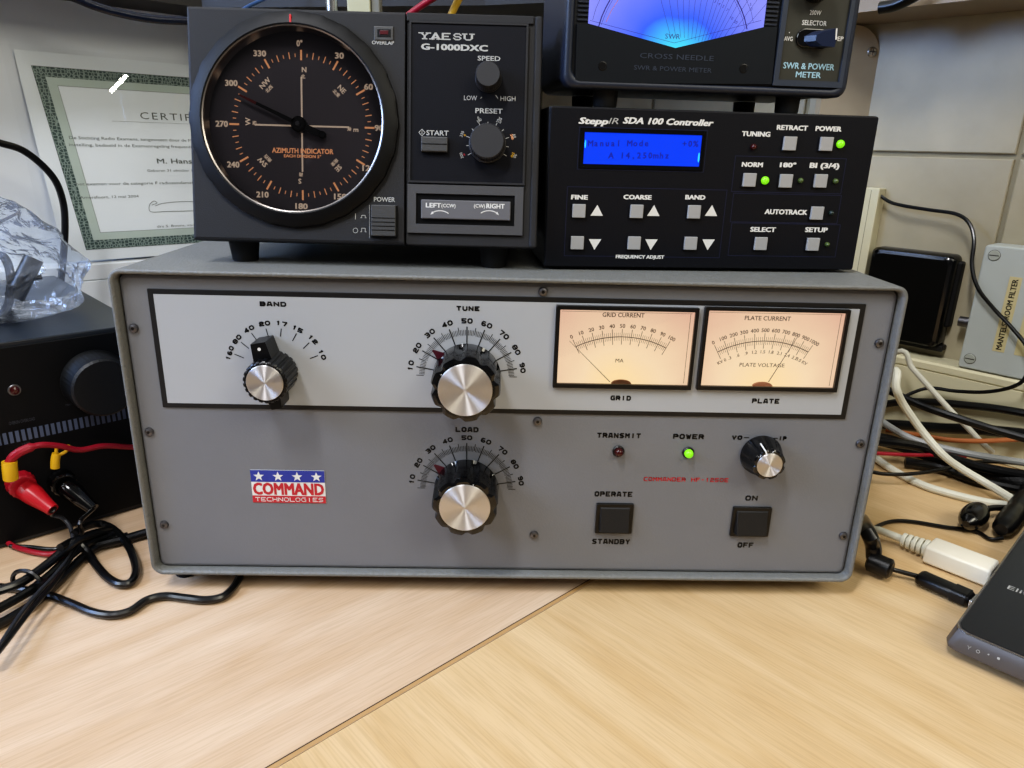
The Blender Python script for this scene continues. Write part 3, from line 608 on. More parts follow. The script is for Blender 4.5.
# overlap lamp
m = yb(); x0, x1, y0, y1 = m.rect(374, 26.5, 393.5, 41); m.mat(M_gpl); m.prism(x0, x1, y0, y1, -.001, .0007, .0003, .0005); a0, a1, b0, b1 = m.rect(377.5, 29.5, 391, 37.5); m.mat(M_blk); m.prism(a0, a1, b0, b1, .0003, .0009, .0001, .0001); m.mat(pm('lamp_red', '4a1218', .3)); a0, a1, b0, b1 = m.rect(380, 31, 388.5, 35); m.prism(a0, a1, b0, b1, .0005, .0011, .0001, .0001)
m.build('overlap_lamp', label='small dark red overlap lamp')
m = yb(); x0, x1, y0, y1 = m.rect(372, 205.5, 396.5, 236.5); m.mat(M_blk); m.prism(x0 - .0006, x1 + .0006, y0 - .0008, y1 + .0003, -.001, .0004, .0003, .0002); r_ = m.build('power_switch')
m = yb(); m.mat(M_gpl); m.prism(x0, x1, y0, y1, 0, .0032, .0004, .0005); m.mat(M_blk)
for k in range(4): yy = y0 + (y1 - y0) * (.18 + .13 * k); m.box(x0 + .0003, x1 - .0003, yy, yy + .00035, .0031, .0034)
m.build('button', r_)
# right hand control panel
m = yb(); x0, x1, y0, y1 = m.rect(411, 24.5, 524.5, 182); m.mat(M_char); pz = .0002
o_ = .0011; A = [(x0 - o_, y0 - o_), (x1 + o_, y0 - o_), (x1 + o_, y1 + o_), (x0 - o_, y1 + o_)]; B = [(x0, y0), (x1, y0), (x1, y1), (x0, y1)]
m.loft([[(x, y, -.003) for x, y in A], [(x, y, pz + .0006) for x, y in A], [(x, y, pz + .0006) for x, y in B], [(x, y, pz) for x, y in B]], cap0=False, cap1=False)
m.mat(M_char2); m.poly(B, pz); m.mat(M_gink)
# slab serif maker's name
def slabtext(m, t, px, py, wp, hp, z, sw):
    c = m.pk(px, py, z); w = abs(m.pk(px + wp / 2, py, z)[0] - m.pk(px - wp / 2, py, z)[0]); h = abs(m.pk(px, py - hp / 2, z)[1] - m.pk(px, py + hp / 2, z)[1])
    G = {'Y': ('04 22 44|22 20', '04 44 20'), 'A': ('00 24 40|11 31', '00 40'), 'E': ('04 00|04 44|02 32|00 40', ''), 'S': ('43 34 14 03 12 32 41 30 10 01', ''), 'U': ('04 01 10 30 41 44', '04 44')}
    n = len(t); adv = w / (n + (n - 1) * .16); x0 = c[0] - w / 2
    for ch in t:
        st, se = G[ch]
        f = lambda q: (x0 + sw / 2 + int(q[0]) / 4 * (adv - sw), c[1] - h / 2 + sw / 2 + int(q[1]) / 4 * (h - sw))
        for s_ in st.split('|'):
            P = [f(q) for q in s_.split()]
            for i, (a, b) in enumerate(zip(P[:-1], P[1:])): m.rib(a, b, sw if abs(a[0] - b[0]) < abs(a[1] - b[1]) * 1.3 else sw * .55, z + .0001, sw * .2)
        for q in se.split(): p = f(q); m.rib((p[0] - sw * 1.3, p[1]), (p[0] + sw * 1.3, p[1]), sw * .5, z + .0001)
        x0 += adv * 1.16
slabtext(m, 'YAESU', 446.5, 36.5, 53, 8, pz, .0011)
m.ptext('G-1000DXC', 454.5, 47.5, 66, 5.8, pz, bold=.03); m.ptext('SPEED', 489, 58.5, 22.5, 4.6, pz, bold=.01)
m.ptext('LOW', 470.5, 98, 13, 4.6, pz); m.ptext('HIGH', 508, 98.7, 15, 4.6, pz); m.ptext('PRESET', 489, 111, 27, 4.8, pz, bold=.01); m.ptext('START', 437.5, 133, 22, 4.8, pz, bold=.015)
p = m.pk(422, 132.5, pz); w = .0017; m.line([(p[0] - w, p[1]), (p[0], p[1] + w), (p[0] + w, p[1]), (p[0], p[1] - w), (p[0] - w, p[1])], .0003, pz + .0001); m.rib((p[0], p[1] - w * .5), (p[0], p[1] + w * .5), .0003, pz + .0001)
cs = m.pk(488.5, 79, pz); cp = m.pk(487.5, 144, pz)
m.rib(m.pk(495.5, 95, pz), m.pk(498, 98.5, pz), .0003, pz + .0001); m.rib(m.pk(480.5, 98.5, pz), m.pk(482, 97, pz), .0003, pz + .0001)
for k in range(11):
    a = 210 - 24 * k; m.tick(cp, a, .0102, .0116 if k % 2 else .0122, .0003, pz + .0001)
for s1, s2, px, py, mt, an in (('0', '180', 478.3, 118, M_gink, 25), ('30', '210', 500, 119, M_gink, -25), ('60', '240', 514.5, 136, M_or, -70), ('90', '270', 515, 156, M_yel, -115), ('330', '', 462, 134, M_yel, 70), ('300', '', 461.5, 155.5, M_red, 110)):
    m.mat(M_gink); p = m.pk(px, py, pz); m.text(s1, p, .0015, pz + .0001, None, an); m.mat(mt); m.text(s2 or 'o', (p[0] + .0014 * cos(radians(an - 90)), p[1] + .0014 * sin(radians(an - 90))), .0013, pz + .0001, None, an)
m.build('control_panel')
kb = lambda nm, c, r, h: knob(YC, nm, YL, c, pz, [(r * 1.05, .0002), (r * 1.05, .0012), (r, .0016), (r * .97, h - .0006), (r * .9, h)], 0, 0, 40, .03, body=pm('soft_black_knob', '232326', .55, 0, .05))
kb('speed_knob', cs, .0068, .0098); kb('preset_knob', cp, .0096, .0085)
m = yb(); x0, x1, y0, y1 = m.rect(421.5, 137.5, 448, 152.5, pz); m.mat(M_gpl); m.prism(x0, x1, y0, y1, pz, .003, .0004, .0006); m.mat(M_blk); m.box(x0 + .0003, x1 - .0003, (y0 + y1) / 2 - .0002, (y0 + y1) / 2 + .0002, .0029, .0032); m.build('start_button')
# direction rocker
m = yb(); x0, x1, y0, y1 = m.rect(407.5, 185.5, 523, 234); a0, a1, b0, b1 = m.rect(416, 194.5, 514.5, 225); m.mat(pm('grey_frame', '434345', .45, 0, .05, 80, .1, 1500)); z = .0004
A = [(x0, y0), (x1, y0), (x1, y1), (x0, y1)]; B = [(a0, b0), (a1, b0), (a1, b1), (a0, b1)]
m.loft([[(x, y, -.003) for x, y in A], [(x, y, z) for x, y in A], [(x, y, z) for x, y in B], [(x, y, -.0011) for x, y in B]], cap0=False, cap1=False); m.mat(M_blk); m.poly(B, -.001); r_ = m.build('rocker_frame')
m = yb(); x0, x1, y0, y1 = m.rect(421, 200.5, 510.5, 219.5, .001); m.mat(pm('mid_grey_rocker', '5c5c60', .4, 0, .05)); m.prism(x0, x1, y0, y1, -.0009, .0014, .0004, .0005); m.mat(M_wink); zz = .0015
m.ptext('LEFT', 433.5, 205.3, 15, 4.4, .0014, bold=.02); m.ptext('(CCW)', 448.5, 205.7, 14, 3.4, .0014, bold=.01); m.ptext('(CW)', 479.5, 206, 11, 3.4, .0014, bold=.01); m.ptext('RIGHT', 495.5, 206.2, 18, 4.4, .0014, bold=.02)
for cx, sgn in ((440, -1), (489, 1)):
    c = m.pk(cx, 226, .0014); R = .0082; m.arc(c, R, 57, 123, .0005, zz, 14); a = radians(90 - 33 * sgn); p = (c[0] + R * cos(a), c[1] + R * sin(a)); m.poly([(p[0] + sgn * .0008, p[1] - .0009), (p[0] - sgn * .0009, p[1] - .0003), (p[0] - sgn * .0001, p[1] + .0009)], zz)
m.build('direction_rocker', r_)

# ================================================================== ANTENNA CONTROLLER (black, blue display)
yw = radians(4); CC = Th('antenna_controller', 'black antenna controller box with blue display and grey push buttons', 'controller', (.1100, .035, Z1), yw)
CW, CH, CB = .0928, .0862, .0016; CL = front(0, 0, CB)
def cbm(): return MB(CC, CL)
m = cbm(); m.mat(pm('black_box_paint', '070709', .5, 0, .1, 90, .2, 1200)); m.prism(-CW, CW, 0, CH, -.105, -.002, .0012, .0005); m.build('cabinet')
m = cbm(); m.mat(pm('navy_black_panel', '090b13', .5, 0, .06, 90, .08, 1500, spec=.3)); m.prism(-CW + .0004, CW - .0004, .0004, CH - .0004, -.002, 0, .0012, .0006)
m.mat(pm('panel_edge', '2a2c30', .4)); 
M_line = pm('navy_line', '141c3c', .5); m.mat(M_line)
def box_line(*q): a = m.rect(*q); m.frame(a[0], a[1], a[2], a[3], .0003, .0001)
x = m.rect
box_line(565.5, 188, 723.5, 257); box_line(733, 157, 844, 193); box_line(731.5, 194, 839.5, 223); box_line(729.5, 223.5, 838, 256.5); box_line(578, 128.5, 706, 171)
m.mat(M_wink)
m.ptext('Stepp', 593.5, 121, 29, 6, 0, bold=.03, shear=.25); m.ptext('SDA 100 Controller', 668.5, 121.7, 90, 6, 0, bold=.03, shear=.25)
m.mat(M_gink); m.ptext('IR', 613.5, 121, 10, 6, 0, shear=.25); m.mat(M_wink)
for t_, px, py, w, h in (('FINE', 579.5, 197.2, 16, 4.2), ('COARSE', 637.5, 197.2, 27.5, 4.2), ('BAND', 695.3, 197.3, 19.5, 4.2), ('FREQUENCY ADJUST', 640, 256.8, 48, 3.2), ('TUNING', 756, 134, 28, 4.6), ('RETRACT', 792.3, 127.8, 30.5, 4.6), ('POWER', 828.5, 128.8, 25.5, 4.6),
                         ('NORM', 752.3, 164.6, 20.5, 4.4), ('180°', 788, 165, 15.5, 4.4), ('BI (3/4)', 824.5, 165.6, 29, 4.8), ('AUTOTRACK', 786, 212, 42, 4.6), ('SELECT', 763, 229.5, 25, 4.4), ('SETUP', 816.3, 229.8, 22, 4.4)):
    m.ptext(t_, px, py, w, h, 0, bold=.035)
for px, py, up in ((597, 210.3, 1), (653.7, 210.5, 1), (711.5, 210.5, 1), (594.7, 244.5, 0), (651, 244.7, 0), (708, 244.8, 0)):
    c = m.pk(px, py); w = m.pk(px + 6.2, py)[0] - c[0]; h = w * .84
    m.poly([(c[0] - w, c[1] - h), (c[0] + w, c[1] - h), (c[0], c[1] + h)] if up else [(c[0] - w, c[1] + h), (c[0] + w, c[1] + h), (c[0], c[1] - h)], .0001)
m.build('front_panel')
for q in ((579.2, 211), (637, 211.5), (694.5, 212), (577.5, 243), (634.5, 243.2), (691, 243.5), (790.5, 143.5), (827, 144), (750, 180), (786.5, 181), (821.3, 181), (817.7, 213.3), (761.3, 243.8), (813.5, 244.5)):
    m = cbm(); c = m.pk(q[0], q[1], .0018); s_ = .00365; m.mat(M_blk); m.prism(c[0] - s_ - .0005, c[0] + s_ + .0005, c[1] - s_ - .0007, c[1] + s_ + .0003, -.001, .0003, .0003, .0001); m.mat(M_btn); m.prism(c[0] - s_, c[0] + s_, c[1] - s_, c[1] + s_, 0, .0018, .0003, .0003); m.build('push_button')
for q, mt, r, lb in (((841, 144), M_ledg, .0022, 'lit green indicator'), ((765.5, 180.5), M_ledg, .0022, 'lit green indicator'), ((754, 147), M_ledr, .0017, 'dark red indicator'), ((801, 180.6), M_ledo, .0015, 'unlit indicator'), ((836, 181.3), M_ledo, .0015, 'unlit indicator'), ((831.5, 213), pm('led_dark', '23302e', .25), .0014, 'unlit indicator'), ((827.5, 244.5), M_ledo, .0013, 'unlit indicator')):
    m = cbm(); c = m.pk(*q, .001); m.mat(mt); m.lathe(*c, [(r, 0), (r, .0008), (r * .85, .0017), (r * .5, .0023), (r * .1, .0025)], 24); m.build('indicator_light', label=lb)
m = cbm(); x0, x1, y0, y1 = m.rect(580, 129.5, 704, 169.5); m.mat(M_gloss); a0, a1, b0, b1 = m.rect(583.8, 133.8, 700.5, 165.2); A = [(x0, y0), (x1, y0), (x1, y1), (x0, y1)]; B = [(a0, b0), (a1, b0), (a1, b1), (a0, b1)]
m.loft([[(x_, y_, 0) for x_, y_ in A], [(x_, y_, .0006) for x_, y_ in A], [(x_, y_, .0006) for x_, y_ in B], [(x_, y_, .0001) for x_, y_ in B]], cap0=False, cap1=False); disp = m.build('display_frame')
m = cbm(); bl = backlit('blue_display_light', 0, 0, (1, 1), '0040ff', '0046ff', '0050ff', 1.0); m.mat(bl); m.poly(B, .0002); m.mat(pm('display_pixels', '000a50', .5, emit='0018a0', es=.8))
def lcd(t, px, py, pitch, h):
    for i, ch in enumerate(t):
        if ch != ' ': c = m.pk(px + i * pitch, py, .0002); m.text(ch, c, h, .0003, None, 0, .02)
lcd('Manual Mode', 590.5, 143.3, 5.6, .0030); lcd('+0%', 684.5, 143.8, 5.6, .0030); lcd('A 14,250mhz', 611, 155.5, 5.6, .0030)
m.mat(pm('display_glow', '20a0ff', .5, emit='30b0ff', es=1.0))
for q in ((585.3, 144, .0004, .0022), (698.7, 157.5, .0005, .0026)): c = m.pk(q[0], q[1], .0002); m.poly([(c[0] + q[2] * cos(2 * pi * i / 16), c[1] + q[3] * sin(2 * pi * i / 16)) for i in range(16)], .00028)
m.build('display', disp, label='glowing blue two line display')
m = cbm(); m.mat(glass('matte_display_glass', refl=.25)); m.poly(B, .0005); m.build('display_glass', disp)
for x_ in (-CW + .02, CW - .02):
    for y_ in (.012, .09):
        m = MB(CC, Matrix.Translation((x_, y_, 0))); m.mat(M_rub); m.lathe(0, 0, [(.006, 0), (.006, .0018)], 20); m.build('foot')

# ================================================================== SWR METER
zt = Z1 + CB + CH; yw = radians(6); SM = Th('power_meter', 'dark blue-grey cross needle meter with glowing blue scale on the black controller', 'meter', (.1035, .036, zt - .0006), yw)
SW_, SB, SH = .0800, .0095, .105; SL = front(0, 0, SB)
def sbm(): return MB(SM, SL)
M_mcase = pm('blue_black_case', '1a2130', .45, 0, .06, 90, .12, 1500); M_mdark = pm('dark_blue_cover', '101318', .4, 0, .05, 60)
m = sbm(); m.mat(M_mcase); e = .0045
Ls = [[(x_, y_, z) for x_, y_ in rr(-SW_ + i, SW_ - i, 0 + i, SH - i, .006, 6)] for i, z in ((.003, -.085), (.001, -.08), (.001, -.0125), (0, -.0105), (0, -.002), (.0006, -.0006), (.0018, 0), (.0032, 0), (.0042, -.0008), (.0045, -.002))]
m.loft(Ls, True, True, False); m.build('case', sharp=50)
m = sbm(); m.mat(M_mdark); m.prism(-SW_ + .0044, SW_ - .0044, .0044, SH - .0044, -.004, -.0018, .0025, .0002, 5)
FZ = -.0017
p0 = m.pk(588, 24, FZ); p1 = m.pk(674.5, 48.3, FZ); p2 = m.pk(763.4, 27.3, FZ); l0 = m.pk(576.4, 24, FZ); lb_ = m.pk(574.5, 83, FZ); r0 = m.pk(776, 27.3, FZ); rb_ = m.pk(770.3, 84.4, FZ)
# vents both sides of the scale
for k in range(13):
    for xa_, xb_ in ((l0[0] + .0004, p0[0] - .0002), (p2[0] + .0002, r0[0] - .0002)):
        zz = p0[1] + .0014 + k * .0021; m.mat(M_mcase); m.box(xa_, xb_, zz, zz + .0009, FZ - .0005, FZ + .0009)
m.build('face_frame')
m = sbm(); m.mat(backlit('blue_meter_light', p1[0], SB + p1[1] - .002, (1 / .052, 1 / .046), '50f4ff', '3a62ff', '8b90ff', 1.05)); ytop = SH - .006
m.poly([p0, p1, p2, (p2[0], ytop), (p0[0], ytop)], FZ + .0002); m.mat(pm('violet_ink', '28207a', .6))
z = FZ + .0003
w = .0002; q0 = m.pk(590, 20.5, FZ); q1 = m.pk(674, 43, FZ); q2 = m.pk(761, 20.5, FZ); m.line([(q0[0] - .0, q0[1]), q1, q2], w, z)
cR_ = m.pk(734, 110, FZ)                     # the two crossing arcs
for pts, ww in (([(598.7, 26), (601.5, 17), (605.5, 8), (611, -2), (619, -13), (630, -24)], .0006), ([(601, 25), (604, 17), (608, 8), (613.5, -2), (621.5, -13)], .0002), ([(592.5, 20), (596, 8), (601.5, -4), (609, -16)], .0002),
                ([(746.7, 29), (744.5, 19), (741, 9), (735.5, -2), (727, -14), (716, -25)], .0006), ([(744.5, 28.5), (742, 18), (738.5, 9), (733, -2), (725, -14)], .0002), ([(753, 22), (751, 12), (747, 2), (741, -8), (733, -18)], .0002)):
    m.line([m.pk(*q, FZ) for q in pts if True], ww, z)
m.mat(pm('amber_ink', 'c07a70', .6)); m.line([m.pk(*q, FZ) for q in ((606, 22), (611, 11), (618, 0), (626, -10))], .0003, z); m.mat(MATS['violet_ink'])
ox, oy = m.pk(686, 96, FZ)
for k, a in enumerate((112, 107, 102, 98, 94, 90, 86, 82, 78, 75, 72, 69, 66, 63, 59, 55, 50)):
    R0 = .0185 if k < 3 else .016 - .0; R0 = .019 + .00035 * abs(k - 8); m.tick((ox, oy), a, R0 + .008, .078, .00018, z)
m.ptext('SWR', 672.5, 36.5, 15, 5, FZ, z=z)
for s_, px, py, an in (('3', 715, 1.5, 60), ('4', 719, 4, 55), ('5', 723, 6.5, 52), ('7', 727, 10, 48), ('10', 731.5, 18, 60), ('20', 735.5, 22, 70)): m.text(s_, m.pk(px, py, FZ), .0015, z, None, an - 90)
for s_, px, py in (('.5', 750, 4.5), ('.3', 751, 9)): m.text(s_, m.pk(px, py, FZ), .0014, z)
m.build('backlit_scale', label='glowing blue scale card with radiating lines')
m = sbm(); m.mat(brushed('brushed_dark_cover', '22262c', .42, (1, .02, .02))); MATS['brushed_dark_cover'].node_tree.nodes['Principled BSDF'].inputs['Metallic'].default_value = .6
P = [lb_, rb_, (r0[0], r0[1]), (p2[0], p2[1]), p1, (p0[0], p0[1]), (l0[0], l0[1])]; m.poly(P, FZ + .0016, FZ)
m.mat(pm('embossed_letters', '4a5160', .3, .4)); m.ptext('CROSS NEEDLE', 677, 57, 74, 5, FZ + .0016, bold=.0, z=FZ + .0018); m.ptext('SWR & POWER METER', 673, 69, 78, 4.5, FZ + .0016, z=FZ + .0018); m.build('scale_cover')
for q in ((602.5, 66), (743.5, 68.5)):
    m = sbm(); c = m.pk(*q, FZ + .0016); m.mat(M_blk); m.lathe(*c, [(.0024, FZ + .0017), (.0019, FZ + .0018), (.0015, FZ + .0010)], 20); m.build('screw_hole')
m = sbm(); m.mat(M_glass); m.poly([p0, p1, p2, (p2[0], ytop), (p0[0], ytop)], FZ + .0012); m.build('scale_glass')
m = sbm(); m.mat(pm('frame_blue_grey', '343b48', .4, .1, .05)); x0 = m.pk(774.5, 60, FZ)[0]; x1 = m.pk(844.5, 60, FZ)[0]; y0 = m.pk(806, 87, FZ)[1]
i0 = m.pk(779.5, 60, FZ)[0]; i1 = m.pk(840.5, 60, FZ)[0]; j0 = m.pk(806, 81, FZ)[1]; A = [(x0, y0), (x1, y0), (x1, SH - .006), (x0, SH - .006)]; B = [(i0, j0), (i1, j0), (i1, SH - .009), (i0, SH - .009)]
m.loft([[(x_, y_, FZ) for x_, y_ in A], [(x_, y_, FZ + .002) for x_, y_ in A], [(x_, y_, FZ + .002) for x_, y_ in B], [(x_, y_, FZ + .0006) for x_, y_ in B]], cap0=False, cap1=False)
m.mat(pm('olive_grey_panel', '33332d', .45, 0, .06, 40)); m.poly(B, FZ + .0008); m.mat(M_wink); z = FZ + .0010
m.ptext('200W', 814.5, 13, 11.5, 4.6, FZ, z=z); m.ptext('SELECTOR', 813.5, 23.3, 24.5, 4.8, FZ, z=z, bold=.01); m.ptext('AVG', 787.5, 39, 8.5, 4.4, FZ, z=z, bold=.01); m.ptext('PEP', 838, 39, 8.5, 4.4, FZ, z=z, bold=.01); m.disc(m.pk(788.5, 32.8, FZ), .0003, z, 8)
m.mat(pm('pale_cyan_ink', '9fc7d8', .5)); m.ptext('SWR & POWER', 808, 66.5, 51, 6, FZ, z=z, bold=.012); m.ptext('METER', 807.5, 75, 25, 5.6, FZ, z=z, bold=.012); pan = m.build('control_panel')
m = sbm(); m.mat(M_gloss); c = m.pk(812.5, 38.8, FZ); hw = (m.pk(830, 39, FZ)[0] - m.pk(795, 39, FZ)[0]) / 2; m.prism(c[0] - hw, c[0] + hw, c[1] - .0048, c[1] + .0048, FZ, FZ + .0022, .0047, .0006, 8); r_ = m.build('selector_slot', pan)
m = sbm(); m.mat(pm('navy_lever', '16213a', .3)); c2 = m.pk(824, 37.5, FZ + .006); w = .0062
P = [(c2[0] - .0052, c2[1] - .002), (c2[0] - .001, c2[1] - .0044), (c2[0] + .0060, c2[1] - .0046), (c2[0] + .0068, c2[1] + .0030), (c2[0] + .006, c2[1] + .0046), (c2[0] - .001, c2[1] + .003), (c2[0] - .0052, c2[1] + .0008)]
m.loft([[(x_ - .004, y_, FZ + .002) for x_, y_ in P], [(x_, y_, FZ + .0075) for x_, y_ in P]]); m.mat(M_wink); m.add([(c2[0] + .0059, c2[1] + .0045, FZ + .0077), (c2[0] + .0051, c2[1] + .0043, FZ + .0077), (c2[0] + .0056, c2[1] - .001, FZ + .0077), (c2[0] + .0064, c2[1] - .001, FZ + .0077)], [(0, 1, 2, 3)]); m.build('selector_lever', r_)
ck = m.pk(814.5, -13, FZ); knob(SM, 'range_knob', SL, ck, FZ + .0008, [(.0078, .0), (.0080, .001), (.0074, .009), (.006, .010)], 0, 0, 24, .03)
for x_ in (-SW_ + .026, SW_ - .028):
    for y_ in (.012, .07):
        m = MB(SM, Matrix.Translation((x_, y_, 0))); m.mat(M_rub); m.lathe(0, 0, [(.006, .0007), (.0065, .002), (.0068, .0098)], 20); m.build('foot')

# ================================================================== LEFT BLACK POWER SUPPLY
dyaw = radians(90 - 47.5); PS = Th('power_supply', 'black power supply box with round knob and striped band, left of the amplifier', 'power supply', (-.3384, .0467, 0), dyaw)
DL = front(0, 0, .0005); DX0, DX1, DH = -.17, .1075, .1385
def dbm(): return MB(PS, DL)
m = dbm(); m.mat(pm('black_sheet_steel', '1a2028', .38, 0, .08, 60, .15, 900)); m.prism(DX0, DX1, .0, DH, -.24, 0, .002, .0008); m.build('case')
m = dbm(); m.mat(pm('black_front_plate', '04060b', .5, 0, .08, 60, spec=.25)); m.prism(DX0 + .001, DX1 - .001, .003, DH - .003, -.0005, .0015, .001, .0006)
m.mat(pm('stripe_ink', '4f5a72', .5)); z = .0016
for k in range(82):
    x_ = DX0 + .004 + k * .0034
    if x_ < DX1 - .005: m.poly([(x_, .0718), (x_ + .0021, .0718), (x_ + .0021, .0796), (x_, .0796)], z)
m.mat(pm('dim_ink', '3a3f4a', .5)); m.ptext('OVER/IN OVERLOAD', 22, 421, 27, 3.2, .0015)
m.ptext('UNIT', 26, 443.5, 8, 2.4, .0015); m.ptext('MAX', 69, 404.5, 7, 2, .0015)
m.build('front_panel')
c = m.pk(92, 378, .0015); knob(PS, 'control_knob', DL, (c[0] + .002, c[1] - .002), .0015, [(.0215, 0), (.0215, .002), (.0208, .003), (.0200, .0205), (.0185, .022)], 0, 0, 60, .012, body=pm('satin_black_knob', '04060a', .5))
m = dbm(); c = m.pk(14.5, 390, .0015); m.mat(M_dmet); m.lathe(*c, [(.0038, .0015), (.0038, .0020), (.0034, .0024)], 24); m.mat(M_ledr); m.lathe(*c, [(.0028, .0024), (.0024, .0042), (.001, .0048)], 20); m.build('overload_lamp')
# binding posts (axis a little downwards as the plugs hang)
def post(name, q, mt, lab):
    m = dbm(); c = m.pk(*q, .004); r_ = None
    L2 = DL @ Matrix.Translation((c[0], c[1], .0015))
    m = MB(PS, L2); m.mat(mt); m.lathe(0, 0, [(.0088, 0), (.0088, .002), (.0082, .003), (.0082, .0085), (.0072, .0095)], 36, lambda a, r, z: 1 - .05 * (cos(a * 14) > .3)); return m.build(name, label=lab), L2
rp, LR = post('binding_post', (21, 484), pm('dark_red_plastic', '9c1626', .35), 'red binding post')
bp_, LB = post('binding_post', (62, 482), M_gloss, 'black binding post')
def plug(name, L2, mt, lab, cat_tilt):
    PT = PS.M @ L2; t = Th(name, lab, 'plug', PT @ Vector((0, 0, .0092)), 0)
    Lq = t.M.inverted() @ PT @ Matrix.Translation((0, 0, .0092)) @ Matrix.Rotation(radians(cat_tilt), 4, 'X') @ Matrix.Rotation(radians(24), 4, 'Y')
    m = MB(t, Lq); m.mat(mt); m.lathe(0, 0, [(.0062, .001), (.0068, .003), (.0066, .009), (.0054, .016), (.0044, .022), (.0040, .026), (.0028, .026)], 32, lambda a, r, z: 1 - .04 * (cos(a * 8) > .5) if z < .02 else 1); m.build('plug_body')
    m = MB(t, Lq); m.mat(M_blk); m.lathe(0, 0, [(.0027, .0255), (.0027, .0265)], 16); m.build('cable_entry'); return (t.M @ Lq) @ Vector((0, 0, .026))
e_red = plug('banana_plug', LR, M_redp, 'red banana plug in the red binding post of the black power supply', 30)
e_blk = plug('banana_plug', LB, M_gloss, 'glossy black banana plug right of the red one', 36)
# yellow cable lugs
def lug(q, off, lab, sgn):
    c = MB(PS, DL).pk(*q, off); t = Th('cable_lug', lab, 'cable lug', PS.M @ DL @ Vector((c[0], c[1], off)), dyaw); m = MB(t, front(0, 0, 0)); m.mat(M_yel)
    if sgn: 
        m.tube([(0, -.006, 0), (.0003, 0, .001), (.001, .006, .001)], .0043, 20, 4); m.build('sleeve')
    else:
        m.tube([(-.002, -.006, 0), (-.001, 0, 0), (.0005, .004, .0)], .0028, 14, 4); m.build('sleeve'); m = MB(t, front(0, 0, 0)); m.mat(M_yel); m.tube([(-.0005, .002, 0), (.001, .008, 0)], .0011, 8, 2); m.tube([(0, .002, 0), (.006, .004, 0), (.008, .008, .0)], .0012, 8, 4); m.build('fork')
    return t
lug((9, 470), .018, 'yellow cable lug on the thick red wire, above the red plug', 1); lug((57, 459), .010, 'small yellow fork lug above the black plug', 0)

# ================================================================== CABLES
GRP = 'cables around the amplifier'
def P3(q):
    px, py, s_ = q
    if s_ < 1: return onZ(px, py, s_)
    if s_ < 19: return onY(px, py, s_ - 10)
    if s_ < 29: return meet(px, py, Vector(rw(0, 0, s_ - 20)), E1)
    if s_ < 39: FWp = PS.M @ DL; return meet(px, py, FWp @ Vector((0, 0, s_ - 30)), FWp.to_3x3() @ Vector((0, 0, 1)))
    return meet(px, py, Vector(lw(0, 0, s_ - 40)), E2)
def cable(name, lab, pts, r, mt, k=6, n=10, pre=[], post=[], cat='cable', **kw):
    P = list(pre) + [P3(q) for q in pts] + list(post); m = MB(); m.mat(mt); m.tube(P, r, n, k, **kw); return tag(m.build(name), lab, cat)
# --- right side
cable('coax_cable', 'thick white coax cable curving steeply down beside the amplifier to the black connector', [(893, 372, 10.19), (896, 388, 10.175), (903, 404, .068), (922, 431, .045), (942, 454, .030), (959, 467, .020), (984, 482, .012), (1004, 494, .010), (1014, 500, .010)], .0033, M_cablew, pre=[Vector((.31, .27, .006)), Vector((.325, .235, .03))])
cable('coax_cable', 'thick white coax cable lying lowest on the desk, ending at the round black plug', [(872, 455, .005), (884, 464, .004), (900, 474, .0035), (925, 486, .0033), (955, 495, .0033), (985, 502, .0033), (1006, 505, .0033)], .0033, M_cablew)
cable('grey_cable', 'thick grey cable running right from the amplifier above the red wire', [(874, 416, .030), (890, 427, .026), (910, 438, .022), (935, 446, .02), (965, 453, .02), (1000, 459, .02), (1040, 465, .02)], .0032, M_cableg)
cable('white_cable', 'off-white cable crossing under the glossy black cable behind the coax', [(896, 352, 10.262), (912, 368, 10.25), (930, 388, 10.235), (950, 410, .048), (968, 428, .034), (982, 443, .022), (992, 452, .012)], .0025, pm('off_white_cable', 'c2c0b2', .45), pre=[Vector((.315, .33, .006)), Vector((.335, .31, .03))])
cable('power_cable', 'glossy black power cable, thickest of those going right from the amplifier', [(884, 388, .062), (900, 396, .060), (925, 407, .058), (960, 419, .055), (995, 430, .052), (1040, 443, .05)], .0034, M_cableb)
cable('power_cable', 'black cable behind the glossy one, nearest the cream trunking', [(876, 406, 20.036), (900, 402, 20.036), (930, 402, 20.036), (965, 405, 20.036), (1000, 409, 20.036), (1040, 416, 20.036)], .0036, M_cableb)
cable('speaker_wire', 'copper coloured transparent cable between the grey cable and the black one', [(886, 430, .020), (905, 433, .021), (925, 436, .022), (950, 440, .024), (985, 441, .028), (1040, 438, .034)], .0022, M_cableo)
cable('red_wire', 'short red wire showing between the white and grey cables at right', [(874, 453, .020), (890, 454, .019), (915, 455, .018), (940, 455, .016), (965, 457, .012)], .0017, M_cabler)
cable('thin_cable', 'thin black cable crossing over both white coax cables', [(868, 471, .014), (885, 474, .012), (910, 474, .012), (940, 470, .013), (968, 463, .013), (1000, 462, .012), (1040, 466, .012)], .0017, M_cableb)
cable('thin_cable', 'thin black cable on the desk running to the black barrel connector', [(866, 534, .002), (880, 525, .002), (895, 521, .002), (915, 522, .002), (945, 527, .002), (975, 531, .002), (990, 539, .002), (1003, 538, .004)], .0015, M_cableb)
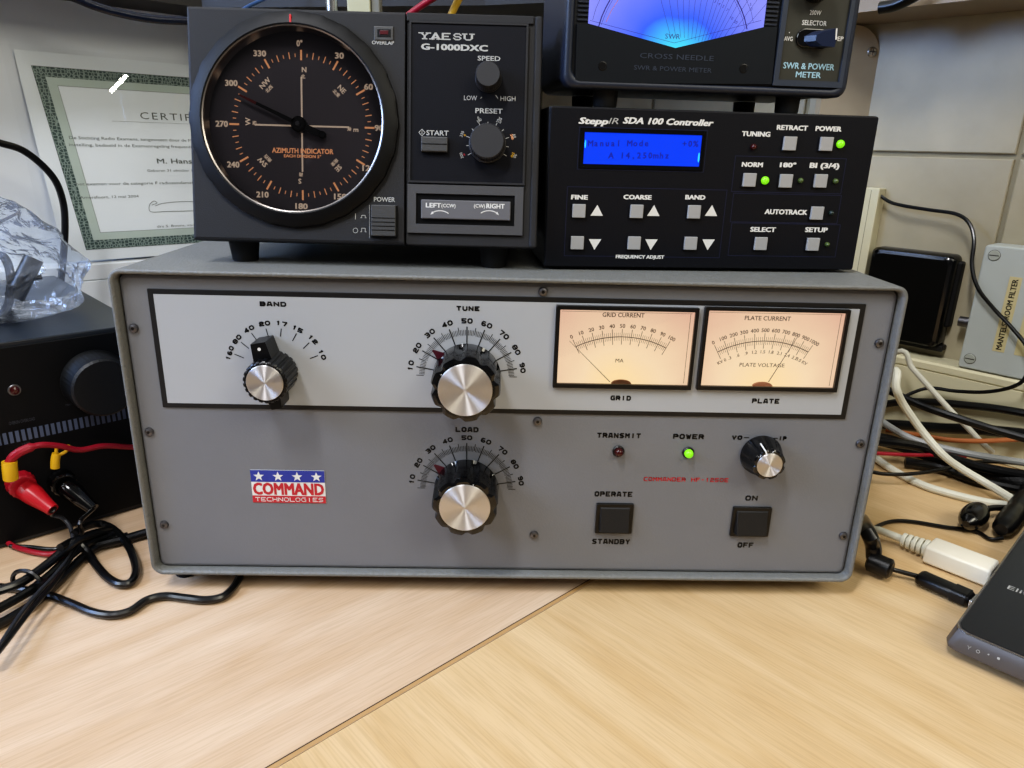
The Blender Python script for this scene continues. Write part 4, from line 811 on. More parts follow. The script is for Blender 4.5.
cable('thin_cable', 'thin black cable looping down the tiled wall across the filter box', [(878, 194, 20.008), (890, 202, 20.010), (905, 206, 20.012), (930, 210, 20.012), (956, 214, 20.014), (969, 223, 20.018), (974, 240, 20.024), (972, 265, 20.030), (978, 288, 20.034), (995, 310, 20.034), (1012, 328, 20.036), (1028, 350, 20.04), (1026, 376, 20.05), (1012, 387, 20.05), (985, 392, 20.045), (955, 391, 20.04), (930, 388, 20.040), (912, 393, 20.045), (898, 401, 20.05)], .0017, M_cableb)
cable('black_cable', 'dark cable bundle under the grey cable, braided towards the right edge', [(872, 438, .014), (895, 443, .012), (930, 455, .008), (965, 466, .008), (1000, 476, .009), (1040, 488, .01)], .0062, pm('braided_black', '0b0b0e', .6, 0, .4, 400, .8, 500), n=14)
cable('black_cable', 'black cable just above the red wire at right, under the grey one', [(876, 441, .024), (895, 443, .024), (920, 447, .022), (950, 458, .016), (985, 468, .015), (1040, 478, .016)], .0042, M_cableb)
cable('black_cable', 'thick black cable behind the copper one, along the trunking foot', [(876, 424, 20.04), (900, 425, 20.04), (940, 428, 20.04), (985, 430, 20.04), (1040, 436, 20.042)], .0050, M_cableb)
cable('black_cable', 'black cable lowest of the dark bundle at right, above the white coax', [(905, 462, .006), (940, 468, .0055), (975, 480, .0055), (1010, 488, .006), (1040, 494, .006)], .0042, M_cableb)
# round black plug and barrel connector
t = Th('round_plug', 'round black plug lying on the desk beside the barrel connector', 'plug', onZ(972, 524, 0)); c0 = t.M.inverted() @ onZ(966, 524, .0105); c1 = t.M.inverted() @ onZ(982, 508, .0105)
m = MB(t); m.mat(M_gloss); m.tube([c0.lerp(c1, k / 12) for k in range(13)], .0092, 24, 1, taper=lambda u: sqrt(max(.02, 1 - (2 * u - 1) ** 2 * .93))); m.build('plug_body'); m = MB(t); m.mat(M_cableb); c2 = t.M.inverted() @ onZ(1008, 508, .008); m.tube([c1.lerp(c0, .2), c1.lerp(c2, .4), c2], .0024, 12, 4); m.build('cable_stub')
t = Th('barrel_connector', 'ribbed black barrel connector beside the laptop corner', 'connector', onZ(1005, 540, 0)); q0 = t.M.inverted() @ onZ(1001, 530, .0085); q1 = t.M.inverted() @ onZ(1040, 480, .010)
m = MB(t); m.mat(M_blk); m.tube([q0.lerp(q1, k / 24) for k in range(25)], .0078, 24, 1, taper=lambda u: .55 if u < .03 else (.88 if u < .06 else (1.0 if int(u * 10) % 3 else .9))); m.build('barrel')
# laptop
LT = Th('laptop', 'dark laptop corner with silver front edge on the desk at lower right', 'laptop', (.2480, -.0511, 0), radians(-47))
m = MB(LT); m.mat(pm('laptop_silver_edge', '4c4744', .42, 0, .05)); TZ = .0185
# local x along the front edge, y towards the back
fr_ = [(0, .33), (0, .006), (.0018, .0018), (.006, 0), (.33, 0), (.33, .33)]
def lt(ins, z): return [(x_ + (ins if x_ < .1 else 0), y_ + (ins if y_ < .1 else 0), z) for x_, y_ in fr_]
m.loft([lt(.006, .0035), lt(.001, .0045), lt(-.0028, .0062), lt(-.0032, .0085), lt(-.0008, .0165), lt(0, .0178), lt(.0006, .0181)], True); m.build('base', sharp=30)
m = MB(LT); m.mat(pm('laptop_chrome', 'c9c6c4', .2, 1)); m.loft([lt(-.0006, .0174), lt(-.0004, .0180), lt(.0002, .0181), lt(.0004, .0176)], cap0=False, cap1=False); m.build('chrome_strip')
m = MB(LT); m.mat(pm('laptop_deck', '15171c', .35, 0, .05)); m.loft([lt(.0008, .0178), lt(.0008, .0184), lt(.0012, .0185)]);
LTF = Matrix.Identity(4)
m2 = MB(LT, LTF); 
c = m2.pk(1008, 587, TZ); m.mat(M_gink); m.text('EliteBook', (c[0] + .017, c[1]), .0048, TZ + .0001, .034, 0, .0)
m.mat(pm('deck_recess', '0c0e13', .4)); kx = m2.pk(1008, 545, TZ); m.poly(rr(.022, .31, .11, .24, .004), TZ + .0001); m.build('deck')
for i in range(14):
    for j in range(5):
        m = MB(LT); m.mat(M_matte); x_ = .025 + i * .0195; y_ = .115 + j * .024; m.prism(x_, x_ + .017, y_, y_ + .020, TZ + .0001, TZ + .0022, .0015, .0006)
        if i < 4: m.build('key')
# front LEDs and feet
LF = front(0, -.0028, .0085) ; m = MB(LT, Matrix.Translation((0, -.0034, .0085)) @ Matrix.Rotation(radians(-16), 4, 'X') @ FRONT)
m.mat(M_gink)
for i, q in enumerate(((969, 647.5), (978, 651.5), (988.5, 654.5), (998.5, 658.5))):
    c = m.pk(*q, .0003)
    if i == 0: m.line([(c[0] - .0008, c[1] + .0008), (c[0], c[1]), (c[0] + .0008, c[1] + .0008)], .0002, .0003); m.rib(c, (c[0], c[1] - .001), .0002, .0003)
    elif i == 1: m.arc(c, .0008, 0, 360, .0003, .0003, 12)
    elif i == 2: m.disc(c, .0004, .0003, 10)
    else: m.poly([(c[0] - .0006, c[1] - .0006), (c[0] + .0006, c[1] - .0006), (c[0] + .0006, c[1] + .0006), (c[0] - .0006, c[1] + .0006)], .0003)
m.build('status_icons')
for q in ((.03, .03), (.3, .03), (.03, .3), (.3, .3)): m = MB(LT, Matrix.Translation(q + (0,))); m.mat(M_rub); m.lathe(0, 0, [(.009, 0), (.009, .0042)], 20); m.build('foot')
# white usb network adapter and black usb plug at the laptop's left side
def along(name, lab, cat, a, b, w, h, zc, mt, r=.002, bev=.001, ends=None):
    a = Vector(a); b = Vector(b); d = (b - a); yw_ = atan2(d.y, d.x); t = Th(name, lab, cat, (a.x, a.y, 0), yw_); L = Matrix.Translation((0, 0, zc)) @ Matrix(((0, 0, 1, 0), (1, 0, 0, 0), (0, 1, 0, 0), (0, 0, 0, 1)))
    m = MB(t, L); m.mat(mt); l = Vector((d.x, d.y)).length
    Ls = []
    for i, z in ((bev * 1.5, 0), (bev * .4, bev * .6), (0, bev * 1.5), (0, l - bev * 1.5), (bev * .4, l - bev * .6), (bev * 1.5, l)): Ls.append([(x_, y_, z) for x_, y_ in rr(-w / 2 + i, w / 2 - i, -h / 2 + i, h / 2 - i, r, 4)])
    m.loft(Ls, True); m.build('housing', sharp=50); return t, L, l
M_wpl = pm('white_plastic', 'ece6d6', .38, 0, .03)
a = onZ(928, 551, .006); b = onZ(993, 576, .006)
t, L, l = along('network_adapter', 'white block shaped network adapter plugged into the laptop side', 'adapter', a, b, .0205, .0125, .0075, M_wpl)
m = MB(t, L); m.mat(M_cablew); a_, b_ = -.0165, .0005
m.tube([(0, 0, -.034), (0, 0, .0)], .0027, 14, 1)
for k in range(5): m.lathe(0, 0, [(.0048 + k * .0003, -.017 + k * .0036), (.0050 + k * .0003, -.0165 + k * .0036), (.0050 + k * .0003, -.0150 + k * .0036), (.0046 + k * .0003, -.0145 + k * .0036)], 20)
m.build('strain_relief'); m = MB(t, L); m.mat(M_metal); m.prism(-.006, .006, -.0025, .0025, l - .001, l + .008, .0005, .0002); m.build('metal_plug')
sr = t.M @ L @ Vector((0, 0, -.033))
cable('network_cable', 'white network cable from behind the amplifier into the white adapter', [(862, 524, .006), (872, 529, .006)], .0027, M_cablew, post=[sr])
a = onZ(917, 576, .005); b = onZ(974, 601, .005)
t, L, l = along('usb_plug', 'flat black usb plug pushed into the laptop below the white adapter', 'plug', a, b, .0125, .0075, .0052, M_blk, .003, .002)
m = MB(t, L); m.mat(M_metal); m.prism(-.006, .006, -.0022, .0022, l - .001, l + .006, .0004, .0002); m.build('metal_tip'); m = MB(t, L); m.mat(M_blk); m.prism(-.0066, .0066, -.0041, .0041, l - .012, l - .003, .0026, .0004); m.build('collar')
up_ = t.M @ L @ Vector((0, 0, .001))
cable('usb_cable', 'short thin black cable between the black ferrite barrel and the usb plug', [(888, 568, .007), (898, 571, .006)], .0016, M_cableb, post=[up_])
t = Th('ferrite_core', 'black barrel shaped cable ferrite beside the amplifier lower right corner', 'ferrite core', onZ(876, 575, 0)); q0 = t.M.inverted() @ onZ(868, 560, .0095); q1 = t.M.inverted() @ onZ(892, 570, .009)
m = MB(t); m.mat(M_blk); m.tube([q0.lerp(q1, k / 12) for k in range(13)], .0068, 20, 1, taper=lambda u: .75 if u < .05 or u > .95 else 1); m.build('barrel')
cable('black_cable', 'thick black cable beside the amplifier right side leading to the ferrite', [(862, 520, 10.09), (868, 532, .03), (873, 545, .020), (874, 558, .011)], .0050, M_cableb, n=14)
# --- left side
cable('red_wire', 'thick red wire from the yellow lug across the black power supply', [(9, 463, 30.018), (14, 456, 30.020), (24, 450, 30.021), (40, 445, 30.021), (60, 446, 30.018), (80, 450, 30.014), (103, 446, 30.011), (128, 447, 30.009), (150, 448, 30.008)], .0023, M_cabler, taper=lambda u: 1.25 if u < .32 else .85)
cable('thin_wire', 'thin grey-black wire hanging from the red banana plug to the lower left', [(52, 515, .024), (62, 518, .022), (70, 527, .018), (73, 542, .013), (70, 556, .010), (55, 575, .009), (38, 593, .009), (20, 615, .009), (0, 645, .009), (-12, 662, .009)], .0013, pm('grey_black_wire', '2c2d31', .35), pre=[e_red])
cable('thin_wire', 'thin black wire hanging from the black banana plug to the lower left', [(80, 522, .030), (82, 532, .020), (78, 546, .012), (66, 566, .010), (50, 588, .010), (30, 611, .010), (8, 640, .010), (-8, 660, .010)], .0014, M_cableb, pre=[e_blk])
cable('black_cable', 'loop of thick black cable on the desk left of the amplifier', [(60, 548, .018), (76, 541, .014), (88, 553, .006), (97, 566, .004), (108, 578, .0035), (120, 584, .0035), (131, 582, .0035), (136, 571, .0035), (133, 556, .004), (125, 541, .005), (113, 529, .006), (100, 524, .008), (85, 527, .012), (74, 534, .016)], .0026, M_cableb)
cable('black_cable', 'black cable curving across the desk and under the amplifier front', [(-12, 586, .0031), (0, 587, .0031), (20, 589, .0031), (45, 594, .0031), (70, 603, .0031), (92, 612, .0031), (112, 615, .0031), (130, 611, .0031), (147, 600, .0031), (165, 596, .0031), (185, 598, .0031), (205, 600, .0031), (222, 597, .0031), (232, 589, .0031), (238, 580, .0031), (241, 572, .0031)], .0024, M_cableb)
cable('black_cable', 'uppermost of the black bundled cables running to the lower left desk edge', [(112, 530, .006), (96, 533, .013), (78, 540, .016), (62, 552, .014), (45, 566, .012), (20, 583, .011), (-12, 594, .011)], .0028, M_cableb)
cable('black_cable', 'middle black cable of the tied bundle at lower left', [(120, 533, .0035), (104, 537, .006), (88, 543, .009), (70, 556, .008), (50, 575, .006), (28, 592, .006), (0, 608, .006), (-14, 615, .006)], .0028, M_cableb)
cable('black_cable', 'lowest black cable of the tied bundle at lower left', [(128, 536, .003), (110, 541, .003), (94, 549, .0035), (80, 560, .0035), (60, 580, .0032), (38, 600, .0032), (14, 616, .0032), (-12, 630, .0032)], .0029, M_cableb)
cable('black_cable', 'black cable lying flat on the desk from the bundle behind the amplifier', [(88, 548, .004), (105, 544, .004), (125, 539, .004), (146, 533, .004), (165, 528, .004)], .0032, M_cableb)
cable('black_cable', 'thin black cable on the desk just below the black power supply', [(10, 546, .003), (30, 547, .003), (55, 549, .003), (80, 543, .003), (105, 533, .003)], .0014, M_cableb)
cable('red_wire', 'thin red wire curving on the desk below the black power supply', [(-10, 515, .02), (0, 533, .006), (10, 544, .003), (25, 550, .003), (45, 554, .003), (58, 553, .003)], .0017, M_cabler)
t = Th('cable_tie', 'black cable tie around the bundle at lower left', 'cable tie', onZ(26, 595, 0)); c = t.M.inverted() @ onZ(27, 582, .008); m = MB(t); m.mat(M_blk); d = (onZ(45, 565, .012) - onZ(10, 590, .012)).normalized(); u = Vector((0, 0, 1)); w_ = d.cross(u)
m.tube([c + (w_ * .0095 * cos(2 * pi * i / 24) + u * .0078 * sin(2 * pi * i / 24)) for i in range(25)], .0014, 6, 1); m.build('strap'); m = MB(t, Matrix.Translation(c + w_ * .0095)); m.mat(M_blk); m.box(-.003, .003, -.003, .003, -.002, .002); m.build('tie_head')
cable('black_cable', 'black cable arching down from the left edge in front of the certificate', [(-15, 138, 40.07), (0, 143, 40.07), (22, 150, 40.065), (42, 165, 40.06), (56, 182, 40.055), (63, 202, 40.05), (65, 222, 40.05), (64, 250, 40.05), (60, 290, 40.05)], .0032, M_cableb, n=12)
cable('thick_cable', 'thick glossy black cable under the shelf, top left, catching blue light', [(40, -14, 40.085), (75, -2, 40.085), (92, 5, 40.085), (115, 12, 40.085), (145, 18, 40.085), (175, 20.5, 40.085), (205, 20, 40.085), (240, 15, 40.085)], .0038, pm('blue_lit_black_cable', '10182c', .2, spec=.8), n=14)  # black cable; the blue light on it is put into its colour
cable('blue_cable', 'slim blue cable behind the top edge of the rotator controller', [(230, 22, 40.16), (244, 9, 40.16), (262, 0, 40.16), (285, -10, 40.16)], .0016, pm('blue_cable', '2b4a78', .35))
cable('red_wire', 'dark red cable rising behind the right part of the rotator controller top', [(395, 26, 10.26), (414, 11, 10.26), (432, -1, 10.26), (455, -14, 10.26)], .0026, pm('dark_red_cable', '8c1830', .35), n=12)
cable('yellow_cable', 'yellow cable rising behind the rotator controller top, right of the red one', [(445, 30, 10.27), (452, 13, 10.27), (459, -1, 10.27), (466, -12, 10.27)], .0030, pm('mustard_cable', 'b9922c', .35), n=12)
cable('thick_cable', 'black cable end under the shelf at top right', [(880, 8, 20.09), (895, 5, 20.09), (912, -3, 20.09), (930, -14, 20.09)], .0050, M_cableb, n=14)
# connector pair behind the rotator controller
t = Th('coax_connector', 'silver coax connector showing above the rotator controller', 'connector', onY(333, 30, .25)); m = MB(t, front()); m.mat(M_metal)
c = m.pk(333, 8); L = t.M.inverted() @ Matrix.Translation(onY(333, 30, .25)); m = MB(t); m.mat(M_metal); m.lathe(0, 0, [(.006, -.02), (.006, .006), (.0075, .0065), (.0075, .012), (.0045, .0125), (.0045, .024)], 24); m.build('shell')
t = Th('terminal_block', 'cream terminal block showing above the rotator controller', 'connector', onY(361, 34, .25)); m = MB(t, front()); m.mat(pm('cream_block', 'b9b79a', .4)); m.prism(-.009, .009, -.02, .04, -.01, .006, .001, .001); m.build('block'); m = MB(t, front()); m.mat(pm('grey_block', '7a7a74', .4)); m.prism(.0095, .016, -.02, .03, -.01, .004, .001, .001); m.build('clamp')

# ================================================================== FILTER BOX, BLACK ADAPTER
FB = Th('filter_box', 'light grey filter box with slotted corner screws on the tiled wall', 'junction box', rw(0, .0797, .0))
def fbm(): 
    m = MB(None, FB.M.inverted() @ RWm); m.th = FB; m.FW = RWm; m.FI = RWm.inverted(); return m
OFZ = .028; m = fbm(); xl = (m.pk(985, 244, OFZ)[0] + m.pk(961.5, 352, OFZ)[0]) / 2; yb0 = .0805; yt0 = m.pk(990, 245, OFZ)[1]
m.mat(pm('light_grey_plastic', 'b4bab6', .45, 0, .03)); m.prism(xl, xl + .13, yb0, yt0, .001, OFZ, .003, .0015, 6); m.build('lid')
for q in ((xl + .0085, yt0 - .0085), (xl + .0085, yb0 + .0095), (xl + .1215, yt0 - .0085), (xl + .1215, yb0 + .0095)):
    m = fbm(); m.mat(pm('pale_screw', 'a4a89e', .4)); m.lathe(*q, [(.0045, OFZ), (.0045, OFZ + .0006), (.0041, OFZ + .0009)], 28); m.mat(M_soft); m.arc(q, .0047, 0, 360, .0004, OFZ + .0002, 24); m.rib((q[0] - .0038, q[1]), (q[0] + .0038, q[1]), .0009, OFZ + .0010); m.build('lid_screw')
m = fbm(); c = m.pk(1007, 315, OFZ); m.mat(pm('label_tape', 'c9bd90', .45)); w = .0095; hh = .0335
m.poly([(c[0] - w / 2, c[1] - hh), (c[0] + w / 2, c[1] - hh), (c[0] + w / 2, c[1] + hh), (c[0] - w / 2, c[1] + hh)], OFZ + .0003, OFZ); m.mat(M_ink); m.text('MANTELSTROOM FILTER', (c[0], c[1]), .0042, OFZ + .0004, hh * 1.88, 90, .02)
c2 = m.pk(1028, 325, OFZ); m.mat(MATS['label_tape']); m.poly([(c2[0] - w / 2, c[1] - hh), (c2[0] + w / 2, c[1] - hh), (c2[0] + w / 2, c[1] + hh), (c2[0] - w / 2, c[1] + hh)], OFZ + .0003, OFZ); m.build('label_strip', label='cream tape label with black lettering')
m = fbm(); ym = m.pk(955, 320, .012)[1]; m.mat(M_dmet); m.L = m.L @ Matrix.Translation((xl, ym, .013)) @ Matrix.Rotation(radians(-90), 4, 'Y'); m.lathe(0, 0, [(.0065, 0), (.0065, .003), (.0048, .0032), (.0048, .011), (.003, .0112)], 20); m.build('coax_socket')
AD = Th('power_adapter', 'black rounded plug-in power adapter standing on the cream trunking', 'adapter', rw(0, .0797))
def adm():
    m = MB(None, AD.M.inverted() @ RWm); m.th = AD; m.FW = RWm; m.FI = RWm.inverted(); return m
m = adm(); x0 = m.pk(862, 300, .02)[0]; x1 = m.pk(947, 300, .02)[0]; yt_ = m.pk(910, 251, .02)[1]; yb1 = m.pk(905, 343, .02)[1]; m.mat(M_gloss)
Ls = [[(x_, y_, z) for x_, y_ in rr(x0 + i, x1 - i, yb1 + i * .5, yt_ - i, .006, 6)] for i, z in ((.0, .001), (0, .016), (.002, .0195), (.005, .0205))]
m.loft(Ls, True); m.build('body', sharp=40)
m = adm(); m.mat(M_matte); m.prism(x0 + .004, x1 + .003, yb1 - .004, yb1 + .002, .001, .012, .002, .001); m.prism(x1 - .003, x1 + .0035, yb1 + .02, yt_ - .006, .001, .010, .002, .002); m.build('side_rib')

# ================================================================== CERTIFICATE
lean = radians(5); CE = Th('certificate', 'certificate with green woven border in a clear glossy sleeve, leaning on the wall', 'certificate', lw(.5, .1393, .0195))
CLm = Matrix(((E1.x, -E2.x * sin(lean) * 1.0, E2.x * cos(lean)), (E1.y, -E2.y * sin(lean), E2.y * cos(lean)), (0, cos(lean), sin(lean))))
CW4 = Matrix.Translation(CE.o.location) @ CLm.to_4x4()
def cem(): 
    m = MB(None, CE.M.inverted() @ CW4); m.th = CE; m.FW = CW4; m.FI = CW4.inverted(); return m
m = cem(); M_paper = pm('certificate_paper', 'e3eaef', .55, 0, .02, 12); M_pgreen = pm('pale_green_paper', 'b4c2ba', .55)
def guill():
    m = bpy.data.materials.new('woven_green_border'); m.use_nodes = True; nt = m.node_tree; N = nt.nodes; L = nt.links; b = N['Principled BSDF']; tc = N.new('ShaderNodeTexCoord')
    v = N.new('ShaderNodeTexVoronoi'); v.feature = 'DISTANCE_TO_EDGE'; v.inputs['Scale'].default_value = 330; v.inputs['Randomness'].default_value = .55; L.new(tc.outputs['Object'], v.inputs['Vector'])
    r = N.new('ShaderNodeValToRGB'); e = r.color_ramp.elements; e[0].position = .04; e[0].color = col('84958e'); e[1].position = .16; e[1].color = col('304441'); L.new(v.outputs['Distance'], r.inputs[0]); L.new(r.outputs[0], b.inputs['Base Color']); b.inputs['Roughness'].default_value = .55; return m
TL = m.pk(31, 66); BLc = m.pk(86, 250); TR = m.pk(186, 77.4); BR = m.pk(189, 243); zt_, zb_ = (TL[1] + TR[1]) / 2, (BLc[1] + BR[1]) / 2; XR = TL[0] + .270
sh = (BLc[0] - TL[0]) / (zt_ - zb_)          # the sheet has slipped askew in its sleeve
def sk(x, y): return (x + sh * (zt_ - y), y)
def quad(x0, x1, y0, y1): return [sk(x0, y0), sk(x1, y0), sk(x1, y1), sk(x0, y1)]
x0, x1 = TL[0], XR; m.mat(M_paper); sx = x0 - .012
m.poly([(sx + .010, .002), (x1 + .02, .002), (x1 + .012, zt_ + .013), (sx, zt_ + .013)], .0008, 0)
bw = .0092; A = quad(x0, x1, zb_, zt_); B = quad(x0 + bw, x1 - bw, zb_ + bw * 1.0, zt_ - bw); Cc = quad(x0 + bw * 1.9, x1 - bw * 1.9, zb_ + bw * 1.8, zt_ - bw * 1.8)
m.mat(guill()); m.ring(A, B, .0010); m.mat(M_pgreen); m.ring(B, Cc, .0010); m.mat(M_soft)
for Q in (A, Cc): m.line(Q + [Q[0]], .0003, .0011)
M_cink = pm('certificate_ink', '5c6260', .6); m.mat(M_cink)
def ct_(t, px, py, h, w, ang=0, **k):
    """line of text starting at a photo point, w metres long"""
    p = m.pk(px, py, .001); m.text(t, (p[0] + w / 2, p[1]), h, .0011, w, ang, **k)
ct_('CERTIFICAAT', 140, 115.5, .0068, .099, sp=1.25, bold=.0); p = m.pk(112, 121, .001); m.rib(p, (p[0] + .12, p[1]), .0002, .0011)
ct_('De Stichting Radio Examens, aangewezen door de Minister van Economische Zaken', 69, 137.5, .0028, .188, bold=.0); ct_('instelling, bedoeld in de Examenregeling frequentiegebruik, verklaart dat', 69, 144.5, .0028, .172)
ct_('M. Hans', 157, 161, .0048, .036, bold=.01); ct_('Geboren 31 oktober 1958', 147, 170.5, .0024, .055)
ct_('het examen voor de categorie F radiozendamateurs N heeft behaald', 76, 184, .0028, .165); ct_('Amersfoort, 12 mei 2004', 80, 197.5, .0026, .055)
pts = [m.pk(*q, .001) for q in ((152, 205), (157, 203), (154, 201), (150, 204), (149, 209), (152, 212), (165, 211.5), (185, 211), (200, 210), (205, 205), (190, 201.5), (165, 203), (155, 206))]
m.line([(p.x, p.y) for p in catmull([(a_, b_, 0) for a_, b_ in pts], 5)], .0005, .0011); ct_('drs S. Boom, voorzitter', 157, 226.5, .0024, .055)
m.build('paper_sheet')
m = cem(); m.mat(glass('glossy_sleeve', refl=1.0, rough=.008)); m.poly([(sx - .004, .0005), (x1 + .025, .0005), (x1 + .018, zt_ + .017), (sx - .010, zt_ + .017)], .0022); m.build('clear_sleeve')

# ================================================================== PLASTIC BAG with a plug inside
def bag_mat():
    m = bpy.data.materials.new('clear_plastic_bag'); m.use_nodes = True; nt = m.node_tree; N = nt.nodes; L = nt.links; N.remove(N['Principled BSDF']); out = N['Material Output']
    t = N.new('ShaderNodeBsdfTransparent'); t.inputs[0].default_value = (.93, .96, 1, 1); g = N.new('ShaderNodeBsdfGlossy'); g.inputs['Roughness'].default_value = .12; d = N.new('ShaderNodeBsdfDiffuse'); d.inputs[0].default_value = (.62, .72, .95, 1)
    tc = N.new('ShaderNodeTexCoord'); n = N.new('ShaderNodeTexNoise'); n.inputs['Scale'].default_value = 55; n.inputs['Detail'].default_value = 4; n.inputs['Distortion'].default_value = 1.2; L.new(tc.outputs['Object'], n.inputs[0])
    bp = N.new('ShaderNodeBump'); bp.inputs['Strength'].default_value = .6; bp.inputs['Distance'].default_value = .006; L.new(n.outputs['Fac'], bp.inputs['Height'])
    for q in (g, d): L.new(bp.outputs[0], q.inputs['Normal'])
    lw_ = N.new('ShaderNodeLayerWeight'); lw_.inputs[0].default_value = .17; L.new(bp.outputs[0], lw_.inputs['Normal'])
    m1 = N.new('ShaderNodeMixShader'); m1.inputs[0].default_value = .15; L.new(t.outputs[0], m1.inputs[1]); L.new(d.outputs[0], m1.inputs[2])
    m2 = N.new('ShaderNodeMixShader'); L.new(lw_.outputs['Fresnel'], m2.inputs[0]); L.new(m1.outputs[0], m2.inputs[1]); L.new(g.outputs[0], m2.inputs[2]); L.new(m2.outputs[0], out.inputs[0]); return m
bz = DH + .0012; bc = onZ(40, 312, bz); BG = Th('plastic_bag', 'crumpled clear plastic bag on top of the black power supply', 'bag', (bc.x, bc.y, bz))
m = MB(BG); m.mat(bag_mat()); view = Vector((bc.x - CAM.x, bc.y - CAM.y, 0)).normalized(); side = Vector((view.y, -view.x, 0))
# half outline: (height, left, right, depth) in metres, seen from the front of the desk
prof = [(.000, -.075, .014, .030), (.006, -.085, .026, .040), (.020, -.090, .033, .044), (.034, -.090, .035, .043), (.046, -.088, .031, .038), (.055, -.080, .022, .031), (.063, -.070, .013, .023), (.071, -.058, .004, .014), (.079, -.030, -.004, .007), (.084, -.018, -.012, .003)]
NA = 72; Ls = []
prof2 = []
for i in range(len(prof) - 1):
    for j in range(4): prof2.append([prof[i][k] + (prof[i + 1][k] - prof[i][k]) * j / 4 for k in range(4)])
prof2.append(prof[-1])
for h, l_, r__, dp in prof2:
    lpp = []
    for i in range(NA):
        a = 2 * pi * i / NA; cx = (l_ + r__) / 2; w = (r__ - l_) / 2; p = Vector((cx + w * cos(a), dp * sin(a), h)); q = p * 31
        n1 = noise.noise(q); n2 = noise.noise(q * 2.3 + Vector((5, 1, 2))); rdg = (1 - abs(n1) * 2) * .006 + (1 - abs(n2) * 2) * .0030 - .005
        if h < .003: rdg *= .2
        dr = Vector((cos(a), sin(a), 0)); p = p + dr * rdg; p.z = max(0, p.z + (n2 * .004 if h > .004 else 0)); lpp.append(side * p.x + view * p.y + Vector((0, 0, p.z)))
    Ls.append(lpp)
m.loft(Ls, False, True, True); m.build('bag_film')
def inbag(px, py, dd): p = CAM + ray(px, py).normalized() * ((Vector((bc.x, bc.y, bz)) - CAM).length + dd); return p
t = Th('cable_connector', 'black right-angle connector inside the plastic bag', 'connector', inbag(20, 290, 0)); I = t.M.inverted(); m = MB(t); m.mat(M_blk); m.tube([I @ inbag(14, 298, .0), I @ inbag(22, 282, 0), I @ inbag(30, 266, 0), I @ inbag(34, 258, 0)], .0065, 16, 3); m.build('barrel'); m = MB(t); m.mat(M_blk); m.tube([I @ inbag(18, 285, 0), I @ inbag(30, 279, 0), I @ inbag(42, 277, 0)], .0018, 10, 3); m.build('pin')
t = Th('coiled_lead', 'coiled black lead inside the plastic bag at the left edge', 'cable', inbag(0, 300, 0)); I = t.M.inverted(); m = MB(t); m.mat(M_cableb)
m.tube([I @ (inbag(0 + 11 * cos(k * .55), 285 + 30 * sin(k * .55) , -.005 + k * .0009)) for k in range(34)], .0030, 10, 3); m.build('lead')
cable('thin_wire', 'stiff thin dark wire poking up out of the bag at the left edge', [(-12, 230, 40.13), (0, 222, 40.13), (10, 217, 40.13), (19, 212.5, 40.13)], .0012, pm('brown_black_wire', '2c2220', .5))

# ================================================================== LIGHT
def area(name, loc, target, size, energy, color, sy=None):
    l = bpy.data.lights.new(name, 'AREA'); l.energy = energy; l.color = color; l.size = size
    if sy: l.shape = 'RECTANGLE'; l.size_y = sy
    o = bpy.data.objects.new(name, l); C.objects.link(o); o.location = loc; o.rotation_euler = (Vector(target) - Vector(loc)).to_track_quat('-Z', 'Y').to_euler(); return o
area('ceiling_lamp_main', (-.55, -.80, 1.8), (0, .05, .12), .16, 24, (.98, .98, 1), .6)
area('ceiling_lamp_front', (.60, -1.4, 1.7), (.05, .1, .1), .9, 7, (1, .97, .88))
area('warm_light_right', (1.25, -1.2, 1.5), (.4, .3, .2), .7, 15, (1, .94, .76))  # warm area light aimed at the tiled wall from the right
area('wall_fill_left', (-1.7, -.9, 1.2), (-.4, .45, .25), .8, 22, (.82, .91, 1))  # fill light added to brighten the left wall
area('monitor_glow', (-1.0, -.15, .62), (-.36, .25, .18), .35, 10, (.30, .50, 1))
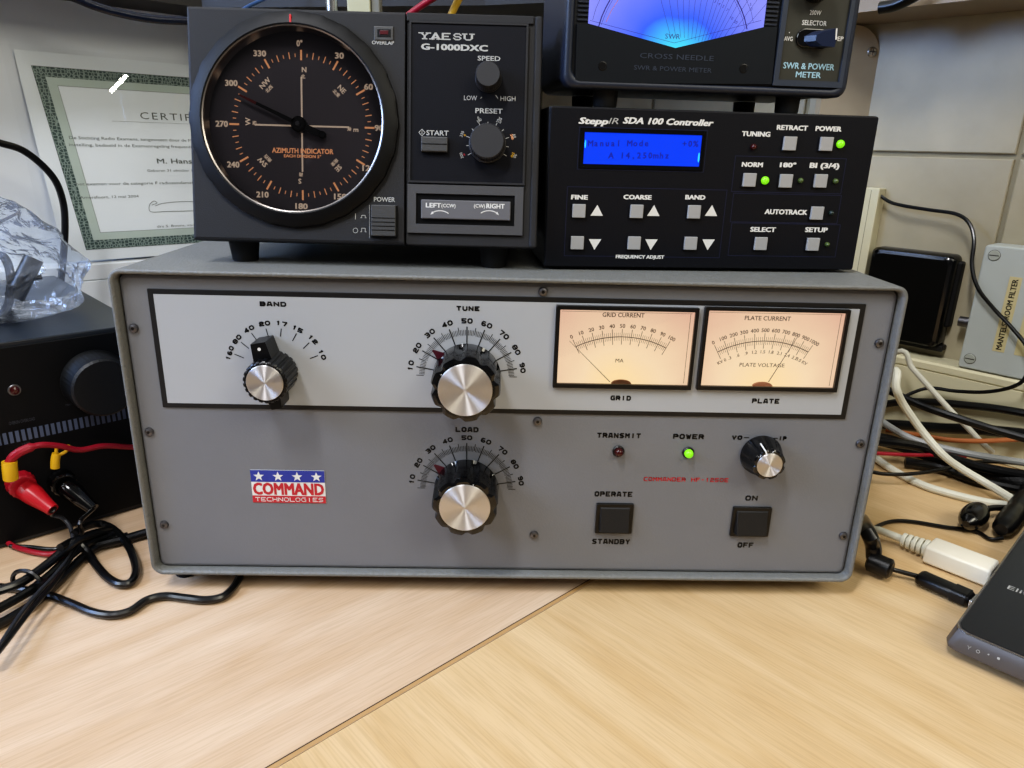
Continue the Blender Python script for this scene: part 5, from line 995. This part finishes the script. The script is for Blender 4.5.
# strip lights added for the tube streaks mirrored in the glossy sleeve
nrm = CLm @ Vector((0, 0, 1))
for (qa, qb) in (((127, 75), (110, 92)), ((88, 115), (80, 121))):
    ends = []
    for q in (qa, qb):
        Pq = meet(q[0], q[1], CE.o.location + nrm * .0022, nrm); d = ray(*q).normalized(); rf = d - nrm * 2 * d.dot(nrm); ends.append(Pq + rf * 2.6)
    mid_ = (ends[0] + ends[1]) / 2; ax = (ends[1] - ends[0]); L_ = ax.length; ax.normalize(); zz = (mid_ - CE.o.location).normalized(); zz = (zz - ax * zz.dot(ax)).normalized()
    l = bpy.data.lights.new('streak_strip_light', 'AREA'); l.shape = 'RECTANGLE'; l.size = L_; l.size_y = .014; l.energy = .35; l.color = (1, 1, .82)
    o = bpy.data.objects.new('streak_strip_light', l); C.objects.link(o); o.matrix_world = Matrix.Translation(mid_) @ Matrix((ax, zz.cross(ax), zz)).transposed().to_4x4()
w = bpy.data.worlds.new('room'); bpy.context.scene.world = w; w.use_nodes = True; bg = w.node_tree.nodes['Background']
N = w.node_tree.nodes; tc = N.new('ShaderNodeTexCoord'); nz = N.new('ShaderNodeTexNoise'); nz.inputs['Scale'].default_value = 2.2; nz.inputs['Detail'].default_value = 3
cr = N.new('ShaderNodeValToRGB'); e = cr.color_ramp.elements; e[0].position = .38; e[0].color = (.20, .20, .22, 1); e[1].position = .68; e[1].color = (.62, .60, .57, 1)
w.node_tree.links.new(tc.outputs['Generated'], nz.inputs[0]); w.node_tree.links.new(nz.outputs['Fac'], cr.inputs[0]); w.node_tree.links.new(cr.outputs[0], bg.inputs[0]); bg.inputs[1].default_value = .34
sc = bpy.context.scene; sc.view_settings.view_transform = 'Standard'; sc.view_settings.look = 'None'; sc.view_settings.exposure = 0

vs_ = sc.view_settings; vs_.use_curve_mapping = True; cm = vs_.curve_mapping; cv_ = cm.curves[3]
for x_, y_ in ((.012, .0065), (.05, .040), (.22, .225), (.6, .63)): cv_.points.new(x_, y_)
cm.update()
